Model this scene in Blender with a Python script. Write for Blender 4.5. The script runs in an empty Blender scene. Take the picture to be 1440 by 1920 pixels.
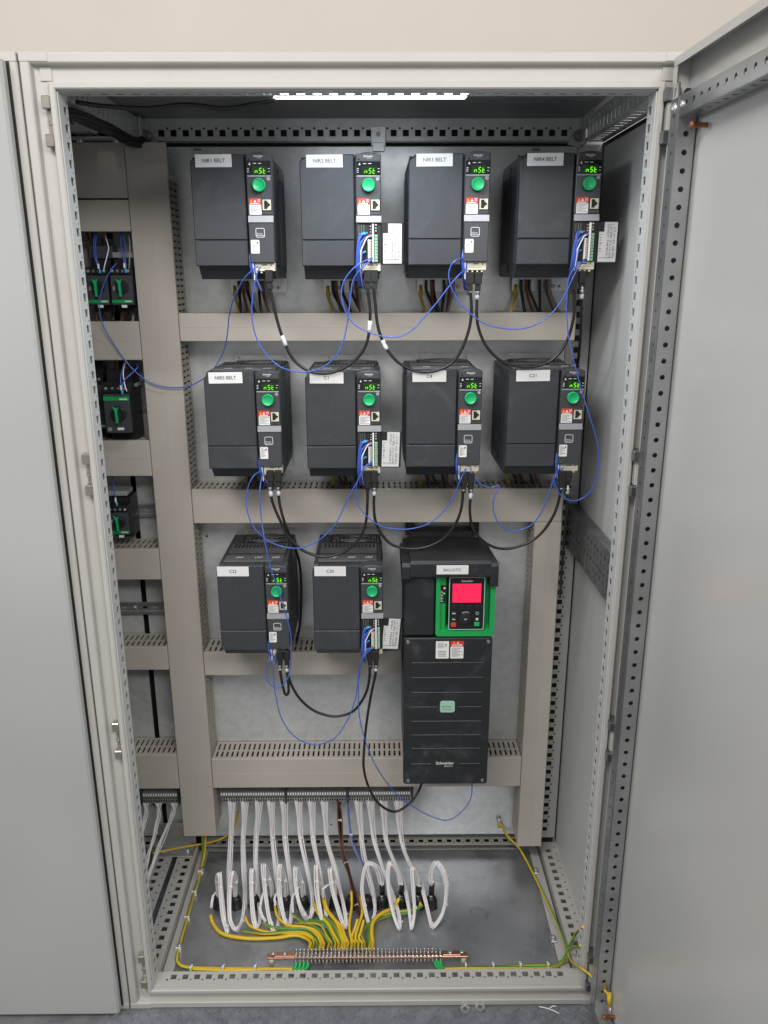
import bpy, math, random
from mathutils import Vector, Matrix, geometry

RND = random.Random(11)
sc = bpy.context.scene
col = sc.collection

# ------------------------------------------------------------------ camera, world, lamps, exposure
CAM = Vector((0.0282, -1.3141, 1.4810))
YAW, PITCH, ROLL, FPX = 0.0072, -0.2879, -0.0022, 1488.3      # focal length in pixels of a 1440 x 1920 frame
_f = Vector((math.sin(YAW) * math.cos(PITCH), math.cos(YAW) * math.cos(PITCH), math.sin(PITCH)))
_r = Vector((math.cos(YAW), -math.sin(YAW), 0))
_u = _r.cross(_f)
_c, _s = math.cos(ROLL), math.sin(ROLL)
_r, _u = _c * _r + _s * _u, -_s * _r + _c * _u
cd = bpy.data.cameras.new("camera")
cam = bpy.data.objects.new("camera", cd)
col.objects.link(cam)
cam.matrix_world = Matrix(((_r.x, _u.x, -_f.x, CAM.x), (_r.y, _u.y, -_f.y, CAM.y), (_r.z, _u.z, -_f.z, CAM.z), (0, 0, 0, 1)))
cd.sensor_fit = 'VERTICAL'
cd.sensor_height = 36.0
cd.lens = FPX / 1920 * 36.0
cd.clip_start, cd.clip_end = 0.05, 60
sc.camera = cam

w = bpy.data.worlds.new("World")
sc.world = w
w.use_nodes = True
bg = w.node_tree.nodes["Background"]
# even light of an indoor room: pale ceiling, mid walls, darker floor
_wt = w.node_tree
_tc = _wt.nodes.new("ShaderNodeTexCoord")
_sx = _wt.nodes.new("ShaderNodeSeparateXYZ")
_mr = _wt.nodes.new("ShaderNodeMapRange")
_rp = _wt.nodes.new("ShaderNodeValToRGB")
_wt.links.new(_tc.outputs["Generated"], _sx.inputs[0])
_wt.links.new(_sx.outputs[2], _mr.inputs[0])
_mr.inputs[1].default_value, _mr.inputs[2].default_value = -1.0, 1.0
_wt.links.new(_mr.outputs[0], _rp.inputs[0])
_e = _rp.color_ramp.elements
_e[0].position, _e[0].color = 0.0, (.42, .43, .44, 1)
_e[1].position, _e[1].color = 1.0, (1.35, 1.31, 1.25, 1)
_m = _e.new(.5)
_m.color = (.88, .87, .85, 1)
_wt.links.new(_rp.outputs[0], bg.inputs[0])
bg.inputs[1].default_value = 0.50


def area(name, loc, target, sx, sy, power, colour):
    l = bpy.data.lights.new(name, 'AREA')
    l.shape = 'RECTANGLE'
    l.size, l.size_y, l.energy, l.color = sx, sy, power, colour
    o = bpy.data.objects.new(name, l)
    col.objects.link(o)
    o.location = loc
    o.rotation_euler = (Vector(target) - Vector(loc)).to_track_quat('-Z', 'Y').to_euler()
    return o


area("ceiling_lamp", (-0.7, -1.5, 2.75), (-0.4, -0.6, 0.6), 1.2, 0.5, 40, (1.0, 0.97, 0.93))
area("ceiling_lamp", (0.9, -2.4, 2.75), (0.2, 0.0, 0.9), 1.2, 0.5, 40, (1.0, 0.97, 0.93))
CAB_LAMP_W = 3.0          # the lit strip lamp under the cabinet roof (built with its lamp body below)

sc.view_settings.view_transform = 'Standard'
sc.view_settings.look = 'None'
sc.view_settings.exposure = 0.0
sc.view_settings.gamma = 1.0
sc.view_settings.use_curve_mapping = False
sc.cycles.use_denoising = True
sc.cycles.adaptive_threshold = 0.02
sc.cycles.max_bounces = 5
sc.cycles.diffuse_bounces = 3
sc.cycles.glossy_bounces = 3

# ------------------------------------------------------------------ measuring helpers (pixel of the photograph -> point on a real plane)


def ray(x, y):
    return _f + (x - 720) / FPX * _r - (y - 960) / FPX * _u


def at(x, y, Y):
    d = ray(x, y)
    return CAM + d * ((Y - CAM.y) / d.y)


def atz(x, y, Z):
    d = ray(x, y)
    return CAM + d * ((Z - CAM.z) / d.z)


def atx(x, y, X):
    d = ray(x, y)
    return CAM + d * ((X - CAM.x) / d.x)


# ------------------------------------------------------------------ materials
MATS = {}


def mat(name, base, rough=0.5, metal=0.0, var=0.0, scale=40, bump=0.0, bscale=300, emit=None, estr=0.0, spec=0.5, dust=0.0, dustcol=(.35, .35, .34), coat=0.0, rvar=0.0, stretch=None, detail=6):
    m = bpy.data.materials.new(name)
    m.use_nodes = True
    nt = m.node_tree
    b = nt.nodes["Principled BSDF"]
    b.inputs["Base Color"].default_value = (*base, 1)
    b.inputs["Roughness"].default_value = rough
    b.inputs["Metallic"].default_value = metal
    b.inputs["Specular IOR Level"].default_value = spec
    b.inputs["Coat Weight"].default_value = coat
    tc = nt.nodes.new("ShaderNodeTexCoord")
    src = tc.outputs["Object"]
    if stretch:
        mp = nt.nodes.new("ShaderNodeMapping")
        mp.inputs["Scale"].default_value = stretch
        nt.links.new(src, mp.inputs[0])
        src = mp.outputs[0]
    colour = None
    if var > 0:
        n = nt.nodes.new("ShaderNodeTexNoise")
        n.inputs["Scale"].default_value = scale
        n.inputs["Detail"].default_value = detail
        n.inputs["Roughness"].default_value = 0.62
        nt.links.new(src, n.inputs["Vector"])
        r = nt.nodes.new("ShaderNodeValToRGB")
        r.color_ramp.interpolation = 'EASE'
        r.color_ramp.elements[0].position = 0.25
        r.color_ramp.elements[1].position = 0.75
        r.color_ramp.elements[0].color = (*[c * (1 - var) for c in base], 1)
        r.color_ramp.elements[1].color = (*[min(1, c * (1 + var)) for c in base], 1)
        nt.links.new(n.outputs["Fac"], r.inputs[0])
        colour = r.outputs[0]
        if rvar > 0:
            mr = nt.nodes.new("ShaderNodeMapRange")
            mr.interpolation_type = 'SMOOTHSTEP'
            mr.inputs[1].default_value, mr.inputs[2].default_value = 0.2, 0.8
            mr.inputs[3].default_value, mr.inputs[4].default_value = max(0.05, rough - rvar), rough + rvar
            nt.links.new(n.outputs["Fac"], mr.inputs[0])
            nt.links.new(mr.outputs[0], b.inputs["Roughness"])
    if dust > 0:
        n2 = nt.nodes.new("ShaderNodeTexNoise")
        n2.inputs["Scale"].default_value = 16
        n2.inputs["Detail"].default_value = 8
        n2.inputs["Roughness"].default_value = 0.7
        n2.inputs["Distortion"].default_value = 0.8
        oi = nt.nodes.new("ShaderNodeObjectInfo")
        mu = nt.nodes.new("ShaderNodeMath")
        mu.operation = 'MULTIPLY'
        mu.inputs[1].default_value = 37.0
        ad = nt.nodes.new("ShaderNodeVectorMath")
        ad.operation = 'ADD'
        nt.links.new(oi.outputs["Random"], mu.inputs[0])
        nt.links.new(src, ad.inputs[0])
        nt.links.new(mu.outputs[0], ad.inputs[1])
        nt.links.new(ad.outputs[0], n2.inputs["Vector"])
        r2 = nt.nodes.new("ShaderNodeValToRGB")
        r2.color_ramp.interpolation = 'EASE'
        r2.color_ramp.elements[0].position = 0.5
        r2.color_ramp.elements[1].position = 0.78
        r2.color_ramp.elements[0].color = (0, 0, 0, 1)
        r2.color_ramp.elements[1].color = (dust, dust, dust, 1)
        nt.links.new(n2.outputs["Fac"], r2.inputs[0])
        mx = nt.nodes.new("ShaderNodeMix")
        mx.data_type = 'RGBA'
        nt.links.new(r2.outputs[0], mx.inputs[0])
        if colour:
            nt.links.new(colour, mx.inputs[6])
        else:
            mx.inputs[6].default_value = (*base, 1)
        mx.inputs[7].default_value = (*dustcol, 1)
        colour = mx.outputs[2]
    if colour:
        nt.links.new(colour, b.inputs["Base Color"])
    if bump > 0:
        n3 = nt.nodes.new("ShaderNodeTexNoise")
        n3.inputs["Scale"].default_value = bscale
        n3.inputs["Detail"].default_value = 3
        nt.links.new(src, n3.inputs["Vector"])
        bp = nt.nodes.new("ShaderNodeBump")
        bp.inputs["Strength"].default_value = bump
        bp.inputs["Distance"].default_value = 0.001
        nt.links.new(n3.outputs["Fac"], bp.inputs["Height"])
        nt.links.new(bp.outputs[0], b.inputs["Normal"])
    if emit:
        b.inputs["Emission Color"].default_value = (*emit, 1)
        b.inputs["Emission Strength"].default_value = estr
    MATS[name] = m
    return m


PAINT = mat("cabinet_paint", (.445, .435, .415), .42, 0, .03, 9, .10, 900, coat=.06)
PAINTIN = mat("cabinet_paint_inside", (.57, .575, .57), .40, 0, .03, 6, .10, 900)
DOORP = mat("door_paint", (.52, .518, .505), .21, 0, .05, 2.0, .10, 5, detail=1)
WALL = mat("wall_paint", (.585, .54, .50), .8, 0, .02, 3, .1, 200)
FLOOR = mat("floor_paint", (.175, .19, .21), .45, .15, .22, 25, .2, 150, dust=.35, dustcol=(.3, .3, .3))
ZINC = mat("zinc_plate", (.63, .645, .65), .26, .40, .09, 55)
ZINCB = mat("zinc_bright", (.56, .57, .58), .32, .8, .10, 60)
ZINCD = mat("zinc_dark", (.25, .265, .28), .36, .6, .16, 30, rvar=.08)
GLANDP = mat("base_plate_zinc", (.38, .40, .435), .29, .72, .20, 9, .03, 60, rvar=.06, dust=.10, dustcol=(.45, .46, .47), detail=3)
ROOF = mat("roof_steel", (.30, .31, .32), .5, .3, .08, 12)
DUCT = mat("duct_grey_pvc", (.465, .432, .39), .46, 0, .035, 8, .04, 500)
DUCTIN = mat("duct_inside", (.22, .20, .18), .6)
PLAST = mat("drive_plastic", (.038, .0418, .0495), .48, 0, .06, 120, .12, 1500, dust=.30, dustcol=(.13, .138, .15))
PLAST2 = mat("drive_panel_plastic", (.052, .055, .063), .42, 0, .05, 90, .10, 1500)
PLASTB = mat("black_plastic", (.014, .0145, .016), .42, 0, .1, 100, .1, 900)
PLASTD = mat("dusty_black_plastic", (.0155, .0175, .021), .46, 0, .1, 60, .12, 1200, dust=.30, dustcol=(.17, .175, .185))
SINK = mat("heatsink", (.105, .108, .112), .5, .2, .12, 50, dust=.6, dustcol=(.22, .22, .22))
GLOSS = mat("gloss_black", (.010, .011, .013), .12, 0)
BARM = mat("light_grey_bar", (.30, .31, .33), .30, 0)
BEIGE = mat("beige_terminal", (.62, .58, .46), .5, 0, .08, 200)
GREEN = mat("green_knob", (.010, .43, .15), .35, 0)
GREENB = mat("green_bezel", (.010, .36, .085), .40, 0, .04, 60)
GREENT = mat("green_terminal", (.30, .52, .36), .5, 0, .12, 300)
WHITE = mat("white_sticker", (.80, .80, .79), .55)
LABELW = mat("white_label_tape", (.76, .76, .765), .5)
PRINT = mat("grey_print", (.09, .09, .10), .6)
PRINTL = mat("light_print", (.66, .67, .68), .5)
RED = mat("red_sticker", (.62, .045, .03), .5)
ORANGE = mat("orange_triangle", (.95, .30, .03), .5)
LCDG = mat("green_led_digit", (.02, .1, .0), .4, emit=(.20, 1.0, .02), estr=1.25)
LCDBG = mat("led_window", (.008, .020, .008), .15, emit=(.05, .35, .01), estr=.06)
SCREEN = mat("red_screen", (.3, .01, .03), .3, emit=(1.0, .012, .075), estr=1.05)
SCREEN2 = mat("red_screen_text", (.3, .01, .03), .3, emit=(.80, .008, .055), estr=1.0)
LEDR = mat("red_led", (.3, .01, .03), .3, emit=(1.0, .15, .3), estr=2.5)
LEDGN = mat("green_led", (.05, .3, .03), .3, emit=(.2, 1.0, .1), estr=1.2)
LAMPM = mat("lamp_diffuser", (.9, .9, .9), .5, emit=(.90, .95, 1.0), estr=13.0)
BLUE = mat("blue_wire", (.052, .115, .50), .38, 0, coat=.15)
BLACK = mat("black_cable", (.012, .012, .013), .36, 0)
WHITEW = mat("white_wire", (.82, .80, .81), .42)
YEL = mat("yellow_insulation", (.70, .47, .02), .42)
GRNW = mat("green_insulation", (.085, .23, .035), .42)
BROWN = mat("brown_wire", (.17, .055, .025), .42)
GREYW = mat("grey_wire", (.30, .30, .31), .42)
FERR = mat("blue_ferrule", (.05, .33, .62), .4)
SLEEVE = mat("white_sleeve", (.66, .68, .72), .3, 0, .25, 400)
COPPER = mat("copper", (.47, .25, .175), .34, .85, .12, 60)
BRASS = mat("brown_stud", (.32, .13, .06), .4, .5)
NICKEL = mat("nickel", (.42, .40, .355), .28, .85, .08, 80)
GASKET = mat("black_gasket", (.012, .012, .012), .7)
TIE = mat("white_tie", (.80, .80, .80), .45)
CHASSIS = mat("chassis_zinc", (.17, .18, .185), .34, .55, .2, 40, detail=2)
TUBEZ = mat("door_tube_zinc", (.41, .42, .425), .32, .85, .10, 14, rvar=.04, detail=1)  # zinc darkened in place of the dark room it would reflect
KNUCK = mat("hinge_zinc", (.21, .215, .22), .3, .8, .1, 60)
HOLE_SHADE = mat("hole_shade", (.05, .05, .052), .6, .3)  # dark fill standing in for shade inside the hollow posts
LOOMB = mat("black_loom", (.010, .010, .011), .75, 0, .3, 200)
DOOR_SHADED = mat("door_paint_shaded", (.385, .395, .393), .21, 0, .06, 2.2, .10, 5, detail=1)  # darker copy of the door paint, standing in for dimmer room light
CLAMPZ = mat("clamp_zinc", (.52, .51, .50), .25, .9, .1, 90)
CLAMPB = mat("clamp_brown", (.42, .36, .32), .3, .8, .15, 90)
PAPER = mat("printed_paper", (.62, .62, .62), .6)
TERMG = mat("terminal_grey", (.23, .23, .235), .5)
AMBER = mat("pale_green_badge", (.36, .58, .48), .45)

# ------------------------------------------------------------------ mesh helpers


class MB:
    def __init__(s):
        s.v, s.f, s.m, s.sm = [], [], [], []

    def add(s, pts, faces, m=0, smooth=False):
        o = len(s.v)
        s.v += [tuple(p) for p in pts]
        for f in faces:
            s.f.append([i + o for i in f])
            s.m.append(m)
            s.sm.append(smooth)
        return s

    def box(s, x0, x1, y0, y1, z0, z1, m=0):
        p = [(x, y, z) for z in (z0, z1) for y in (y0, y1) for x in (x0, x1)]
        return s.add(p, [(0, 2, 3, 1), (4, 5, 7, 6), (0, 1, 5, 4), (2, 6, 7, 3), (0, 4, 6, 2), (1, 3, 7, 5)], m)

    def cbox(s, x0, x1, y0, y1, z0, z1, c=.001, m=0):
        """box with every edge chamfered"""
        c = min(c, abs(x1 - x0) * .45, abs(y1 - y0) * .45, abs(z1 - z0) * .45)
        X, Y, Z = (x0, x1), (y0, y1), (z0, z1)
        pts, idx = [], {}
        for i in (0, 1):
            for j in (0, 1):
                for k in (0, 1):
                    sx, sy, sz = (1 - 2 * i) * c, (1 - 2 * j) * c, (1 - 2 * k) * c
                    for a, p in (('x', (X[i], Y[j] + sy, Z[k] + sz)), ('y', (X[i] + sx, Y[j], Z[k] + sz)), ('z', (X[i] + sx, Y[j] + sy, Z[k]))):
                        idx[(i, j, k, a)] = len(pts)
                        pts.append(p)
        F = []
        for i in (0, 1):
            q = [idx[(i, 0, 0, 'x')], idx[(i, 0, 1, 'x')], idx[(i, 1, 1, 'x')], idx[(i, 1, 0, 'x')]]
            F.append(q if i == 0 else q[::-1])
            q = [idx[(0, i, 0, 'y')], idx[(1, i, 0, 'y')], idx[(1, i, 1, 'y')], idx[(0, i, 1, 'y')]]
            F.append(q if i == 0 else q[::-1])
            q = [idx[(0, 0, i, 'z')], idx[(0, 1, i, 'z')], idx[(1, 1, i, 'z')], idx[(1, 0, i, 'z')]]
            F.append(q if i == 0 else q[::-1])
        for i in (0, 1):
            for j in (0, 1):
                F.append([idx[(i, j, 0, 'x')], idx[(i, j, 0, 'y')], idx[(i, j, 1, 'y')], idx[(i, j, 1, 'x')]])
                F.append([idx[(i, 0, j, 'x')], idx[(i, 0, j, 'z')], idx[(i, 1, j, 'z')], idx[(i, 1, j, 'x')]])
                F.append([idx[(0, i, j, 'y')], idx[(0, i, j, 'z')], idx[(1, i, j, 'z')], idx[(1, i, j, 'y')]])
        for i in (0, 1):
            for j in (0, 1):
                for k in (0, 1):
                    F.append([idx[(i, j, k, 'x')], idx[(i, j, k, 'y')], idx[(i, j, k, 'z')]])
        # consistent outward winding
        cx, cy, cz = (x0 + x1) / 2, (y0 + y1) / 2, (z0 + z1) / 2
        G = []
        for f in F:
            a, b, d = (Vector(pts[f[n]]) for n in (0, 1, 2))
            nrm = (b - a).cross(d - a)
            ctr = sum((Vector(pts[n]) for n in f), Vector()) / len(f) - Vector((cx, cy, cz))
            G.append(f if nrm.dot(ctr) > 0 else f[::-1])
        return s.add(pts, G, m)

    def prism(s, poly, axis, a, b, m=0, bevel=0.0):
        """polygon (2-D, counter-clockwise in the two remaining axes) extruded along axis from a to b; the b end may be bevelled"""
        def P(p, t):
            return {'x': (t, p[0], p[1]), 'y': (p[0], t, p[1]), 'z': (p[0], p[1], t)}[axis]
        n = len(poly)
        rings = [[P(p, a) for p in poly]]
        if bevel > 0:
            sg = 1 if b > a else -1
            rings.append([P(p, b - sg * bevel) for p in poly])
            rings.append([P(p, b) for p in inset(poly, bevel)])
        else:
            rings.append([P(p, b) for p in poly])
        pts = [p for r in rings for p in r]
        F = []
        for k in range(len(rings) - 1):
            for i in range(n):
                j = (i + 1) % n
                F.append((k * n + i, k * n + j, (k + 1) * n + j, (k + 1) * n + i))
        F.append(tuple(range(n))[::-1])
        F.append(tuple(range((len(rings) - 1) * n, len(rings) * n)))
        return s.add(pts, F, m)

    def tube(s, path, r, n=8, m=0, cap=True, m2=None, stripe=3, twist=0.0):
        path = [Vector(p) for p in path]
        t0 = (path[1] - path[0]).normalized()
        nrm = t0.orthogonal().normalized()
        prev = t0
        rings = []
        for i, p in enumerate(path):
            t = (path[min(i + 1, len(path) - 1)] - path[max(i - 1, 0)])
            t = t.normalized() if t.length > 1e-9 else prev
            q = prev.rotation_difference(t)
            nrm = (q @ nrm).normalized()
            prev = t
            bn = t.cross(nrm)
            rr = r[i] if isinstance(r, (list, tuple)) else r
            rings.append([p + rr * (math.cos(a) * nrm + math.sin(a) * bn) for a in (2 * math.pi * k / n + twist * i for k in range(n))])
        o = len(s.v)
        s.v += [tuple(p) for rg in rings for p in rg]
        for i in range(len(rings) - 1):
            for k in range(n):
                k2 = (k + 1) % n
                s.f.append([o + i * n + k, o + i * n + k2, o + (i + 1) * n + k2, o + (i + 1) * n + k])
                s.m.append(m2 if (m2 is not None and k < stripe) else m)
                s.sm.append(True)
        if cap:
            s.f.append([o + k for k in range(n)][::-1])
            s.f.append([o + (len(rings) - 1) * n + k for k in range(n)])
            s.m += [m, m]
            s.sm += [False, False]
        return s

    def cyl(s, p0, p1, r, n=16, m=0, r1=None):
        return s.tube([p0, p1], [r, r if r1 is None else r1], n, m)

    def lathe(s, c, axis, prof, n=24, m=0):
        """prof: (radius, height) pairs turned about axis through c"""
        axis = Vector(axis).normalized()
        a = axis.orthogonal().normalized()
        b = axis.cross(a)
        c = Vector(c)
        o = len(s.v)
        for r, h in prof:
            for k in range(n):
                t = 2 * math.pi * k / n
                s.v.append(tuple(c + axis * h + r * (math.cos(t) * a + math.sin(t) * b)))
        for i in range(len(prof) - 1):
            for k in range(n):
                k2 = (k + 1) % n
                s.f.append([o + i * n + k, o + i * n + k2, o + (i + 1) * n + k2, o + (i + 1) * n + k])
                s.m.append(m)
                s.sm.append(abs(prof[i + 1][0] - prof[i][0]) < 1e-6 or abs(prof[i + 1][1] - prof[i][1]) > 1e-6)
        s.f.append([o + (len(prof) - 1) * n + k for k in range(n)])
        s.m.append(m)
        s.sm.append(False)
        return s

    def sheet(s, outer, holes, th, M, m=0):
        """flat sheet with real holes: 2-D outline and holes, thickness th behind, placed by matrix M"""
        loops = [[Vector((p[0], p[1], 0)) for p in L] for L in [outer] + holes]
        tris = geometry.tessellate_polygon(loops)
        flat = [p for L in loops for p in L]
        o = len(s.v)
        n = len(flat)
        for p in flat:
            s.v.append(tuple(M @ p))
        for p in flat:
            s.v.append(tuple(M @ (p + Vector((0, 0, -th)))))
        for t in tris:
            a, b, c = (flat[i] for i in t)
            t = t if (b - a).cross(c - a).z > 0 else t[::-1]
            s.f.append([o + i for i in t])
            s.f.append([o + n + i for i in t[::-1]])
            s.m += [m, m]
            s.sm += [False, False]
        k = 0
        for L in loops:
            q = len(L)
            for i in range(q):
                j = (i + 1) % q
                s.f.append([o + k + i, o + k + j, o + n + k + j, o + n + k + i])
                s.m.append(m)
                s.sm.append(False)
            k += q
        return s

    def mesh(s, name, mats):
        me = bpy.data.meshes.new(name)
        me.from_pydata(s.v, [], s.f)
        for mt in (mats if isinstance(mats, (list, tuple)) else [mats]):
            me.materials.append(mt)
        me.polygons.foreach_set("material_index", s.m)
        me.polygons.foreach_set("use_smooth", s.sm)
        me.update()
        return me

    def build(s, name, mats, parent=None, label=None):
        return put(name, s.mesh(name, mats), parent, label)


def inset(poly, d):
    n = len(poly)
    area2 = sum(poly[i][0] * poly[(i + 1) % n][1] - poly[(i + 1) % n][0] * poly[i][1] for i in range(n))
    sg = 1 if area2 > 0 else -1
    out = []
    for i in range(n):
        p0, p1, p2 = Vector(poly[i - 1]), Vector(poly[i]), Vector(poly[(i + 1) % n])
        e1, e2 = (p1 - p0).normalized(), (p2 - p1).normalized()
        n1, n2 = Vector((-e1.y, e1.x)) * sg, Vector((-e2.y, e2.x)) * sg
        b = (n1 + n2)
        k = d / max(.25, b.dot(n1))
        out.append((p1.x + b.x * k, p1.y + b.y * k))
    return out


def put(name, me, parent=None, label=None):
    o = bpy.data.objects.new(name, me)
    col.objects.link(o)
    if parent is not None:
        o.parent = parent
    if label:
        o["label"] = label
    return o


def thing(name, label, cat, loc=(0, 0, 0), group=None):
    o = bpy.data.objects.new(name, None)
    col.objects.link(o)
    o.location = loc
    o.empty_display_size = .02
    o["label"], o["category"] = label, cat
    if group:
        o["group"] = group
    return o


def tag(o, label, cat, group=None):
    o["label"], o["category"] = label, cat
    if group:
        o["group"] = group
    return o


def struct(o):
    o["kind"] = "structure"
    return o


def rrect(x0, x1, y0, y1, r, n=4):
    p = []
    for cx, cy, a0 in ((x1 - r, y1 - r, 0), (x0 + r, y1 - r, 90), (x0 + r, y0 + r, 180), (x1 - r, y0 + r, 270)):
        for k in range(n + 1):
            a = math.radians(a0 + 90 * k / n)
            p.append((cx + r * math.cos(a), cy + r * math.sin(a)))
    return p


def rect(x0, x1, y0, y1):
    return [(x0, y0), (x1, y0), (x1, y1), (x0, y1)]


def ngon(cx, cy, r, n=8):
    return [(cx + r * math.cos(2 * math.pi * (k + .5) / n), cy + r * math.sin(2 * math.pi * (k + .5) / n)) for k in range(n)]


def frame_m(o, ux, uy):
    ux, uy = Vector(ux).normalized(), Vector(uy).normalized()
    n = ux.cross(uy)
    o = Vector(o)
    return Matrix(((ux.x, uy.x, n.x, o.x), (ux.y, uy.y, n.y, o.y), (ux.z, uy.z, n.z, o.z), (0, 0, 0, 1)))


def perf(mb, length, width, M, pitch, start, count, holes, th=.0015, m=0):
    """perforated strip: u along the length, v across; holes (outlines centred on u = 0) repeat at start + k * pitch"""
    us = [p[0] for h in holes for p in h]
    a = (min(us) + max(us)) / 2 - pitch / 2          # each repeat is cut clear of its holes
    if start + a > 1e-6:
        mb.sheet(rect(0, start + a, 0, width), [], th, M, m)
    else:
        a = -start
    for k in range(count):
        c = start + k * pitch
        hk = [[(p[0] + c, p[1]) for p in h] for h in holes]
        hi = min(c + a + pitch, length)
        hk = [h for h in hk if max(p[0] for p in h) < hi - 1e-5]
        mb.sheet(rect(c + a, hi, 0, width), hk, th, M, m)
    e = min(start + (count - 1) * pitch + a + pitch, length)
    if length - e > 1e-6:
        mb.sheet(rect(e, length, 0, width), [], th, M, m)
    return mb


def smooth(pts, sub=7):
    """Catmull-Rom through the points"""
    pts = [Vector(p) for p in pts]
    P = [pts[0] * 2 - pts[1]] + pts + [pts[-1] * 2 - pts[-2]]
    out = []
    for i in range(1, len(P) - 2):
        a, b, c, d = P[i - 1], P[i], P[i + 1], P[i + 2]
        for k in range(sub):
            t = k / sub
            out.append(.5 * ((2 * b) + (c - a) * t + (2 * a - 5 * b + 4 * c - d) * t * t + (3 * b - a - 3 * c + d) * t ** 3))
    out.append(pts[-1])
    return out


_TXT = {}


def text_mesh(s, size, material, align='CENTER', bold=0.0):
    key = (s, size, material.name, align, bold)
    if key in _TXT:
        return _TXT[key]
    cu = bpy.data.curves.new("lettering", 'FONT')
    cu.body, cu.size, cu.align_x, cu.align_y = s, size, align, 'CENTER'
    cu.resolution_u = 3
    cu.offset = bold
    cu.extrude = .00005
    o = bpy.data.objects.new("lettering", cu)
    col.objects.link(o)
    dg = bpy.context.evaluated_depsgraph_get()
    me = bpy.data.meshes.new_from_object(o.evaluated_get(dg))
    me.transform(Matrix.Rotation(math.radians(90), 4, 'X'))       # stands upright, facing -Y
    me.materials.clear()
    me.materials.append(material)
    bpy.data.objects.remove(o)
    bpy.data.curves.remove(cu)
    _TXT[key] = me
    return me


def text(s, size, material, loc, parent, name="lettering", bold=0.0, rot=None):
    o = put(name, text_mesh(s, size, material, bold=bold), parent)
    o.location = loc
    if rot:
        o.rotation_euler = rot
    return o


# ------------------------------------------------------------------ setting: floor and wall
fl = MB().box(-3, 3, -3, .62, -.05, -.001)
floor = struct(fl.build("floor", FLOOR))
tl = MB()
for i in range(-26, 44):
    for j in range(0, 10):
        cx, cy = i * .021 + (.0105 if j % 2 else 0), -.012 - j * .0185
        a = math.radians(45 if (i + j) % 2 else -45)
        ca, sa = math.cos(a), math.sin(a)
        L, Wd, Hh = .0125, .0034, .0020
        pts = [(cx + ca * u - sa * v, cy + sa * u + ca * v, z) for u, v, z in ((-L, 0, -.001), (0, -Wd, -.001), (L, 0, -.001), (0, Wd, -.001), (-L * .6, 0, Hh), (0, -Wd * .35, Hh), (L * .6, 0, Hh), (0, Wd * .35, Hh))]
        tl.add(pts, [(0, 1, 5, 4), (1, 2, 6, 5), (2, 3, 7, 6), (3, 0, 4, 7), (4, 5, 6, 7)])
t_o = tl.build("tread_pattern", FLOOR, floor)
t_o["kind"] = "stuff"
wl = MB().box(-3, 3, .60, .66, 0, 3.0)
wall = struct(wl.build("wall", WALL))

# ------------------------------------------------------------------ the two cabinets
SQ = rect(-.0062, .0062, -.0062, .0062)


def shift(h, du, dv):
    return [(p[0] + du, p[1] + dv) for p in h]


def ring_frame(mb, x0, x1, z0, z1, m=0):
    """pressed front frame: one profile run mitred round the door opening. profile = (distance from the outer edge, Y)"""
    prof = [(.0005, .05), (.0005, .002), (.0025, 0), (.0135, 0), (.0155, .002), (.0175, .011), (.021, .0125), (.0375, .0125), (.0395, .011), (.0405, -.001), (.0425, -.003), (.0485, -.003), (.0505, -.001), (.0505, .0035)]
    n = len(prof)
    o = len(mb.v)
    for d, y in prof:
        for x, z in ((x0 + d, z0 + d), (x1 - d, z0 + d), (x1 - d, z1 - d), (x0 + d, z1 - d)):
            mb.v.append((x, y, z))
    for i in range(n - 1):
        for k in range(4):
            k2 = (k + 1) % 4
            mb.f.append([o + i * 4 + k, o + i * 4 + k2, o + (i + 1) * 4 + k2, o + (i + 1) * 4 + k])
            mb.m.append(m)
            mb.sm.append(False)


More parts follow.
